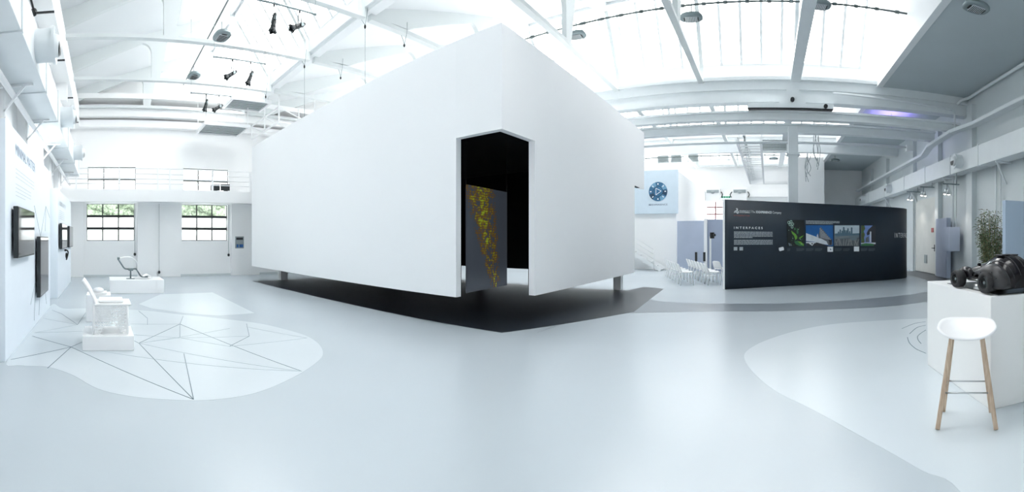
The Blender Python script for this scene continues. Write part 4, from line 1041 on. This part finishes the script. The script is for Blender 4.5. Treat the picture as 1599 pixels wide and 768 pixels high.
for x, y, z, lb in ((-9.7, 2.78, EYE + 4.82, 'grey oval ceiling lamp on the dark cable, upper one over the left hall'), (-12.85, 2.78, EYE + 5.05, 'grey oval ceiling lamp at the lower end of the left dark cable'),
                    (-4.85, 9.94, EYE + 5.3, 'grey oval ceiling lamp on the cable just right of the pavilion top'), (-1.83, 10.0, EYE + 5.3, 'grey oval ceiling lamp on the cable over the middle skylight'),
                    (1.22, 9.9, EYE + 5.5, 'grey ceiling lamp beside the big tie bar at the top of the picture'), (3.95, 7.35, ZT - .3, 'grey ceiling lamp under the dark flat ceiling at the top right'),
                    (3.9, 24.3, ZT - .3, 'grey ceiling lamp under the flat ceiling deep in the far hall'), (.35, 25.6, EYE + 4.85, 'grey ceiling lamp hanging deep in the far hall left of the column')):
    o = lp if first else copy_tree(lp); first = False
    o.location = (x, y, z); o['label'] = lb; o['group'] = 'grey high bay ceiling lamps'; o.rotation_euler.z = .1
    o.scale = (1.2,) * 3
def cable(pts, lb, r=.015, name='lamp_cable', knots=0, mt=CABLE, cat='cable'):
    m = MB(); m.tube(pts, r, 6)
    if knots:
        a, b = Vector(pts[0]), Vector(pts[-1])
        for k in range(knots):
            p = a.lerp(b, (k + .5) / knots); d = (b - a).normalized() * .05; m.tube([p - d, p + d], r * 1.8, 8)
    return tag(m.build(name, mt), lb, cat)
cable([(-14.6, 2.78, EYE + 5.42), (1.5, 2.78, EYE + 5.42)], 'dark cable stretched along the left hall roof carrying two oval lamps', .022)
cable([(-8.0, 9.95, EYE + 5.6), (3.4, 9.95, EYE + 5.6)], 'dark conduit with couplings crossing the big skylight above two oval lamps', .022, 'lamp_conduit', 22)
# stage spotlights on hanging bars
def make_stage_spot():
    o = lempty('stage_spotlight', '', 'spotlight')
    m = MB(); m.tube([(0, 0, .14), (0, 0, .06), (0, 0, -.10), (0, 0, -.16)], [.035, .045, .05, .052], 14); m.build('barrel', DARK, o)
    m = MB(); m.tube([(0, 0, -.155), (0, 0, -.22)], [.06, .07], 14, caps=False); m.tube([(0, 0, -.22), (0, 0, -.165)], [.068, .045], 14, caps=False)
    for a in range(4): m.box(.06 * cos(a * pi / 2) - .02, .06 * cos(a * pi / 2) + .02, .06 * sin(a * pi / 2) - .02, .06 * sin(a * pi / 2) + .02, -.24, -.2)
    m.build('front_shade', DARK, o)
    m = MB(); m.tube([(0, 0, -.168), (0, 0, -.172)], .042, 14); m.build('lens', CHROME, o)
    m = MB(); m.box(-.055, .055, -.03, .03, .0, .07); m.build('control_box', GREYM, o)
    return o
ss = make_stage_spot(); k_ = 0
bars = [(-7.35, 2.7, 4.02, ['topmost hanging bar', 0]), (-9.98, 2.66, 4.0, ['middle hanging bar', 1]), (-12.6, 2.64, 3.9, ['lowest hanging bar', 2])]
SPN = {0: ((428, 32, 10, 'left lamp, pointing down'), (468, 40, 60, 'right lamp, tilted')), 1: ((363, 115, 55, 'left lamp, tilted'), (391.5, 119, 22, 'right lamp, pointing down')), 2: ((322, 162, 15, 'left lamp, pointing down'), (342, 167, 55, 'right lamp, tilted'))}
for x, ya_, yb_, (lb, idx) in bars:
    zb = EYE + 4.45
    hb = empty('lighting_bar', 'thin %s over the left hall carrying two black spotlights' % lb, 'lighting bar', (x, (ya_ + yb_) / 2, zb))
    m = MB(); m.tube([(x, ya_, zb), (x, yb_, zb)], .02, 8); m.ell((x, ya_, zb), (.03, .03, .03), 8, 6); m.ell((x, yb_, zb), (.03, .03, .03), 8, 6); m.build('bar', GREYM, hb)
    for y in (ya_, yb_):
        m = MB(); m.tube([(x, y, zb), (x, y, ceil_z(y))], .004, 5); m.build('hanging_wire', GREYM, hb)
    for px, py, tilt, l2 in SPN[idx]:
        p = at(px, x=x); z = zat(p, py); o = ss if k_ == 0 else copy_tree(ss)
        o.location = (x, p.y, z); o.rotation_euler = (R(-tilt) if False else 0, 0, 0)
        o.rotation_euler = (-R(tilt), 0, R(8)); o.scale = (1.0,) * 3
        o['label'] = 'black stage spotlight on the %s, %s' % (lb, l2); o['group'] = 'black stage spotlights over the left hall'
        m = MB(); m.tube([(x, p.y, zb), (x, p.y, zb - .05)], .02, 6); m.tube(crom([(x, p.y, zb - .05), (x + .075, p.y, zb - .12), (x + .06, p.y, z), (x + .04, p.y, z)], 4, False), .009, 5); m.tube(crom([(x, p.y, zb - .05), (x - .075, p.y, zb - .12), (x - .06, p.y, z), (x - .04, p.y, z)], 4, False), .009, 5)
        m.build('yoke', DARK, hb); k_ += 1
# suspension wires of the pavilion and tie-bar hooks
for x, px, lb in ((-7.6, 568, 'thin hanging wire with black hook, nearest of three over the left hall'), (-10.2, 474, 'thin hanging wire with black hook, middle of three over the left hall'), (-12.9, 414, 'thin hanging wire with black hook, furthest of three over the left hall')):
    p = at(px, x=x); m = MB(); m.tube([(x + .1, p.y + .04, ZT + .25), (x + .1, p.y, ZT - .05), (x + .05, p.y, ZT - .16)], .006, 5); m.tube([(x - .1, p.y, ZT + .02), (x + .05, p.y, ZT - .16)], .006, 5)
    m.ell((x + .05, p.y, ZT - .2), (.025, .025, .05), 8, 6, 1); m.tube([(x + .05, p.y, ZT - .2), (x + .05, p.y, 4.75 if px != 414 else ZT - .35)], .005, 5)
    tag(m.build('hanging_wire', [GREYM, BLACK]), lb, 'wire')
for x, px, lb in ((-7.6, 630, 'small hook loop on the nearest left tie bar close to the pavilion edge'), (-10.2, 531, 'small hook loop on the middle left tie bar close to the pavilion edge')):
    p = at(px, x=x); m = MB(); m.tube(crom([(x + .1, p.y + .03, ZT + .25), (x + .12, p.y, ZT), (x + .03, p.y, ZT - .25)], 4, False), .006, 5); m.tube(crom([(x - .08, p.y - .03, ZT + .05), (x - .03, p.y, ZT - .1), (x + .03, p.y, ZT - .25)], 4, False), .006, 5); m.ell((x + .03, p.y, ZT - .28), (.025, .025, .04), 8, 6, 1)
    tag(m.build('hanging_hook', [GREYM, BLACK]), lb, 'hook')
# suspended grille frames near the back wall roof
for x0, x1, y0, y1, z, lb in ((-15.7, -14.4, 3.55, 5.1, EYE + 4.05, 'slatted grey ceiling grille hanging near the back wall above the gallery'), (-14.6, -13.6, 4.3, 5.6, EYE + 4.75, 'small slatted grey ceiling grille higher up near the back wall')):
    o = empty('ceiling_grille', lb, 'grille', ((x0 + x1) / 2, (y0 + y1) / 2, z))
    m = MB(); m.box(x0 - .08, x1 + .08, y0 - .08, y0, z - .05, z + .06); m.box(x0 - .08, x1 + .08, y1, y1 + .08, z - .05, z + .06); m.box(x0 - .08, x0, y0, y1, z - .05, z + .06); m.box(x1, x1 + .08, y0, y1, z - .05, z + .06)
    m.box(x0, x1, y0, y1, z + .05, z + .06); m.build('frame', STEEL, o)
    m = MB(); n = 7
    for k in range(n): xx = x0 + (x1 - x0) * (k + .5) / n; m.bar((xx, y0, z), (xx, y1, z), .09, .02)
    m.build('slats', GREYP, o)
    for a, b in ((x0, y0), (x1, y0), (x0, y1), (x1, y1)):
        m = MB(); m.tube([(a, b, z), (a, b, ceil_z(b))], .015, 5); m.build('hanger_rod', STEEL, o)
m = MB()
for y in (5.8, 7.2):
    m.bar((-15.9, y, EYE + 4.0), (-13.2, y, EYE + 4.0), .05); m.bar((-15.9, y, EYE + 4.5), (-13.2, y, EYE + 4.5), .05)
    for x in (-15.9, -14.5, -13.2): m.bar((x, y, EYE + 4.0), (x, y, ZT + .1), .04)
for x in (-15.9, -14.5, -13.2): m.bar((x, 5.8, EYE + 4.5), (x, 7.2, EYE + 4.0), .035); m.bar((x, 5.8, EYE + 4.0), (x, 7.2, EYE + 4.0), .035)
tag(m.build('steel_gantry', STEEL), 'white square tube gantry hanging under the roof near the back wall', 'gantry')

# ================================================================== RIGHT: PLINTH, CAR, STOOL, PLANT
PX0, PX1, PY0, PY1_, PZ = 1.80, 3.5, 3.09, 4.54, .962
plinth('large white plinth carrying the black model car', PX0, PX1, PY0, PY1_, PZ, mat('warm_white_lacquered_board', (.80, .80, .79), .35, noise=.008))
m = MB(); m.box(1.90, 3.3, 3.14, 4.2, PZ + .001, PZ + .006); tag(m.build('display_mat', BLACK), 'thin black sheet under the model car', 'mat')
CARB = mat('gloss_black_bodywork', (.006, .005, .007), .16, 0, noise=.1, coat=.1, spec=.22)
CARG = mat('satin_dark_grey_bodywork', (.032, .032, .034), .34, .35, noise=.08, nscale=6)
TYRE = mat('matt_black_rubber', (.018, .018, .02), .7, noise=.1, bump=.4, bscale=60)
car = empty('model_car', 'black vintage-styled model roadster with bulging rear fenders on the white plinth', 'model car', (2.2, 3.6, PZ))
cxm, zb = 2.20, PZ + .008
def loft(mb, secs, cx, n=20, mi=0, p=2.4):
    rings = []
    P = crom([Vector(s) for s in secs], 4, False)
    for s in P:
        y, hw, z0, z1 = s; r = []
        for k in range(n + 1):
            a = pi * k / n; c, sn = cos(a), sin(a)
            r.append((cx + hw * abs(c) ** (2 / p) * (1 if c > 0 else -1), y, z0 + (z1 - z0) * abs(sn) ** (2 / p)))
        rings.append(r)
    vs = [v for r in rings for v in r]; w_ = n + 1
    fs = [(i * w_ + k, i * w_ + k + 1, (i + 1) * w_ + k + 1, (i + 1) * w_ + k) for i in range(len(rings) - 1) for k in range(n)]
    fs += [(i * w_, (i + 1) * w_, (i + 1) * w_ + n, i * w_ + n) for i in range(len(rings) - 1)]
    mb.add(vs, fs, mi, True); mb.f += []; return rings
def V4(*a): return a
def crom4(secs, n=4):
    out = []; N = len(secs)
    for i in range(N - 1):
        p0, p1, p2, p3 = secs[max(i - 1, 0)], secs[i], secs[i + 1], secs[min(i + 2, N - 1)]
        for k in range(n):
            t = k / n; out.append(tuple(.5 * (2 * b + (c - a) * t + (2 * a - 5 * b + 4 * c - d) * t * t + (3 * b - a - 3 * c + d) * t ** 3) for a, b, c, d in zip(p0, p1, p2, p3)))
    return out + [secs[-1]]
def loft4(mb, secs, cx, n=20, mi=0, p=2.3):
    rings = []
    for y, hw, z0, z1 in crom4(secs):
        hw = max(hw, .003)
        rings.append([(cx + hw * abs(cos(pi * k / n)) ** (2 / p) * (1 if cos(pi * k / n) > 0 else -1), y, z0 + (z1 - z0) * abs(sin(pi * k / n)) ** (2 / p)) for k in range(n + 1)])
    w_ = n + 1; vs = [v for r in rings for v in r]
    fs = [(i * w_ + k, i * w_ + k + 1, (i + 1) * w_ + k + 1, (i + 1) * w_ + k) for i in range(len(rings) - 1) for k in range(n)]
    mb.add(vs, fs, mi, True); mb.add(vs[:0] + [v for r in rings for v in (r[0], r[-1])], [(2 * i, 2 * i + 1, 2 * i + 3, 2 * i + 2) for i in range(len(rings) - 1)], mi)
    mb.add(rings[0], [list(range(w_))], mi); mb.add(rings[-1], [list(range(w_))], mi)
body = [(3.17, .15, zb + .05, zb + .13), (3.20, .19, zb + .04, zb + .21), (3.28, .215, zb + .04, zb + .285), (3.38, .215, zb + .05, zb + .325), (3.50, .19, zb + .06, zb + .33), (3.62, .15, zb + .07, zb + .29), (3.74, .12, zb + .08, zb + .25), (3.88, .095, zb + .08, zb + .215), (4.00, .07, zb + .08, zb + .18), (4.10, .03, zb + .08, zb + .12)]
m = MB(); loft4(m, body, cxm); m.build('body', CARB, car)
m = MB()
for dx in (-.14, -.07, 0, .07, .14):
    pts = []
    for y, hw, z0, z1 in crom4(body)[2:22]:
        t = min(.98, abs(dx) / hw); pts.append((cxm + dx, y, z0 + (z1 - z0) * (1 - t ** 2.3) ** (1 / 2.3) + .002))
    m.tube(pts, .004, 6)
m.build('body_ribs', BLACK, car)
for s in (-1, 1):
    m = MB(); loft4(m, [(3.15, .02, zb + .08, zb + .10), (3.18, .05, zb + .05, zb + .17), (3.26, .075, zb + .05, zb + .235), (3.34, .08, zb + .10, zb + .26), (3.44, .075, zb + .14, zb + .25), (3.54, .055, zb + .16, zb + .21), (3.62, .02, zb + .16, zb + .18)], cxm + s * .235, 14)
    f = m.build('rear_fender', CARG, car); f['label'] = 'satin grey bulging rear fender'
    for yy, zz in ((3.24, .17), (3.3, .22), (3.46, .21)):
        m = MB(); m.ell((cxm + s * .305, yy, zb + zz - .03), (.006, .006, .006), 8, 6); m.build('rivet', DARK, f)
    m = MB(); loft4(m, [(3.78, .02, zb + .12, zb + .15), (3.84, .045, zb + .10, zb + .195), (3.92, .05, zb + .10, zb + .205), (4.0, .045, zb + .09, zb + .18), (4.06, .02, zb + .08, zb + .12)], cxm + s * .15, 14); m.build('front_fender', CARB, car)
    m = MB(); m.ell((cxm + s * .085, 4.02, zb + .15), (.035, .05, .035)); m.build('headlight', CARB, car)
    for y, r, wd in ((3.36, .095, .11), (3.90, .085, .095)):
        xc = cxm + s * (.30 if y < 3.6 else .25); m = MB()
        prof = [(-.5, .60), (-.5, .88), (-.44, .96), (-.34, 1), (.34, 1), (.44, .96), (.5, .88), (.5, .62), (.44, .58), (.30, .56), (.28, .02)]
        x_out = s
        m.lathe_x((xc, y, zb + r), [(x_out * wd * a, r * b) for a, b in prof], 30)
        tw = m.build('wheel', TYRE, car)
        m = MB(); m.tube([(xc + x_out * wd * .32, y, zb + r), (xc + x_out * wd * .44, y, zb + r)], [r * .5, r * .46], 20, caps=False); m.tube([(xc + x_out * wd * .30, y, zb + r), (xc + x_out * wd * .40, y, zb + r)], [r * .2, r * .12], 12)
        m.tube([(xc + x_out * wd * .26, y, zb + r), (xc + x_out * wd * .34, y, zb + r)], [r * .52, r * .36], 24, mi=1)
        m.build('rim', [GREYM, mat('dark_rim_metal', (.02, .022, .024), .35, .5, noise=.1)], tw)
m = MB()
for s in (-1, 1):
    m.tube([(cxm + s * .20, 3.44, zb + .27), (cxm + s * .13, 3.86, zb + .09)], .010, 8); m.tube([(cxm + s * .22, 3.50, zb + .09), (cxm + s * .14, 3.88, zb + .075)], .012, 8)
    m.tube([(cxm + s * .27, 3.90, zb + .085), (cxm, 3.90, zb + .09)], .010, 8); m.tube([(cxm + s * .16, 3.64, zb + .08), (cxm + s * .20, 3.52, zb + .2)], .007, 8)
m.build('chassis_tube', CHROME, car)
m = MB(); m.tube([(cxm - .12, 3.64, zb + .0), (cxm - .12, 3.64, zb + .045), (cxm - .12, 3.64, zb + .052)], [.11, .105, .09], 28); m.build('silver_dish', CHROME, car)
m = MB(); m.box(cxm - .10, cxm + .10, 3.40, 3.50, zb + .322, zb + .336); m.build('roof_vent', BLACK, car, bevel=.005)
m = MB(); m.box(cxm + .02, cxm + .16, 3.155, 3.175, zb + .10, zb + .15); pt = m.build('rear_plate', BLACK, car)
m = MB(); m.box(cxm + .04, cxm + .14, 3.150, 3.155, zb + .122, zb + .128); m.build('plate_line', PRINTG, pt)
m = MB(); m.ell((cxm - .17, 3.66, zb + .235), (.022, .012, .016)); m.tube([(cxm - .17, 3.66, zb + .23), (cxm - .12, 3.66, zb + .2)], .004, 6); m.build('side_mirror', CARB, car)
car.location.x -= .08; car.location.y -= .08; car.rotation_euler.z = R(8)
# stool
FEET = [Vector((1.262, 2.942)), Vector((1.66, 2.735)), Vector((1.80, 3.05)), Vector((1.405, 3.30))]
sc_ = sum(FEET, Vector((0, 0))) / 4
ax = (FEET[1] - FEET[0]).normalized(); ay = Vector((-ax.y, ax.x))
stool = empty('bar_stool', 'white shell bar stool with four pale oak legs in front of the large plinth', 'stool', (sc_.x, sc_.y, 0))
def S(a, b, z): p = sc_ + ax * a + ay * b; return (p.x, p.y, z)
LG = [(-.222, -.17), (.222, -.17), (.20, .155), (-.20, .17)]; TP = [(-.12, -.085), (.12, -.085), (.115, .09), (-.115, .09)]
for (a, b), (c_, d_) in zip(LG, TP):
    m = MB(); m.bar(S(a, b, .003), S(c_, d_, .685), .030, .036, up=(ax.x, ax.y, 0)); m.build('leg', WOODM, stool, bevel=.006)
def lg(i, z): t = z / .685; return S(LG[i][0] + (TP[i][0] - LG[i][0]) * t, LG[i][1] + (TP[i][1] - LG[i][1]) * t, z)
m = MB()
for i in range(4): m.tube([lg(i, .27), lg((i + 1) % 4, .27)], .007, 8)
m.build('footrest', CHROME, stool)
m = MB()
def seatf(u, v):
    a = -.235 + .47 * u; b = -.19 + .38 * v; ru, rv = 2 * u - 1, 2 * v - 1
    # rounded plan
    k = max(abs(ru), abs(rv)); l = (abs(ru) ** 3.0 + abs(rv) ** 3.0) ** (1 / 3.0); s = k / l if l > 1e-6 else 1
    a *= s; b *= s
    z = .70 + .055 * max(0, abs(a) / .235) ** 2.6 + .07 * max(0, (b + .02) / .19) ** 2.2 * 1.0 - .010 * max(0, -b / .19) ** 3
    return S(a, b, z)
m.grid(seatf, 22, 18); m.build('seat', mat('white_shell_plastic', (.88, .88, .89), .3, noise=.004), stool, solid=.014)
m = MB(); m.box(0, 0, 0, 0, 0, 0); 
m = MB(); m.bar(S(-.13, -.085, .682), S(.13, -.085, .682), .03, .014); m.bar(S(-.13, .09, .682), S(.13, .09, .682), .03, .014); m.build('seat_bracket', WPL, stool)
# blue-grey partition at the right edge
board('partition_board', 'tall blue grey partition at the right edge behind the plinth', at(1570, y=6.0), (5.6, 6.0), 2.10, .1, mat('blue_grey_board', (.34, .42, .52), .6, noise=.02))
# bamboo in a pot
q = at(1548, y=7.3); pl = empty('potted_bamboo', 'bushy potted bamboo behind the model car, left of the blue grey partition', 'plant', (q.x, q.y, 0))
m = MB(); m.tube([(q.x, q.y, 0), (q.x, q.y, .38)], [.16, .21], 24); m.build('pot', PLI, pl)
m = MB(); tips = []
for k in range(34):
    a = random.uniform(0, 2 * pi); r = random.uniform(0, .12); lean = Vector((cos(a), sin(a))) * random.uniform(.05, .25); h = random.uniform(1.45, 2.1)
    P = [(q.x + cos(a) * r + lean.x * t * t, q.y + sin(a) * r + lean.y * t * t, .36 + (h - .36) * t) for t in (0, .25, .5, .75, 1)]
    m.tube(P, [.008, .008, .007, .005, .003], 6); tips.append(P)
m.build('canes', mat('bamboo_cane', (.20, .20, .08), .5, noise=.2), pl)
LEAF = [mat('bamboo_leaf', (.085, .13, .055), .5, noise=.4, nscale=9), mat('bamboo_leaf_light', (.22, .27, .16), .5, noise=.2), mat('bamboo_leaf_brown', (.16, .10, .06), .6, noise=.2)]
m = MB()
for P in tips:
    for k in range(190):
        t = random.uniform(.12, 1) ** .85; i = min(int(t * 4), 3); p = Vector(P[i]).lerp(Vector(P[i + 1]), t * 4 - i)
        d = Vector((random.gauss(0, 1), random.gauss(0, 1), random.uniform(-.7, .5))).normalized(); p = p + d * random.uniform(0, .09)
        ln = random.uniform(.04, .085); s = d.cross(Vector((random.gauss(0, 1), random.gauss(0, 1), 1))).normalized() * ln * .11
        m.add([p, p + d * ln * .4 + s, p + d * ln + Vector((0, 0, -ln * .2)), p + d * ln * .4 - s], [(0, 1, 2, 3)], random.choice([0, 0, 0, 1, 2]))
m.build('foliage', LEAF, pl)
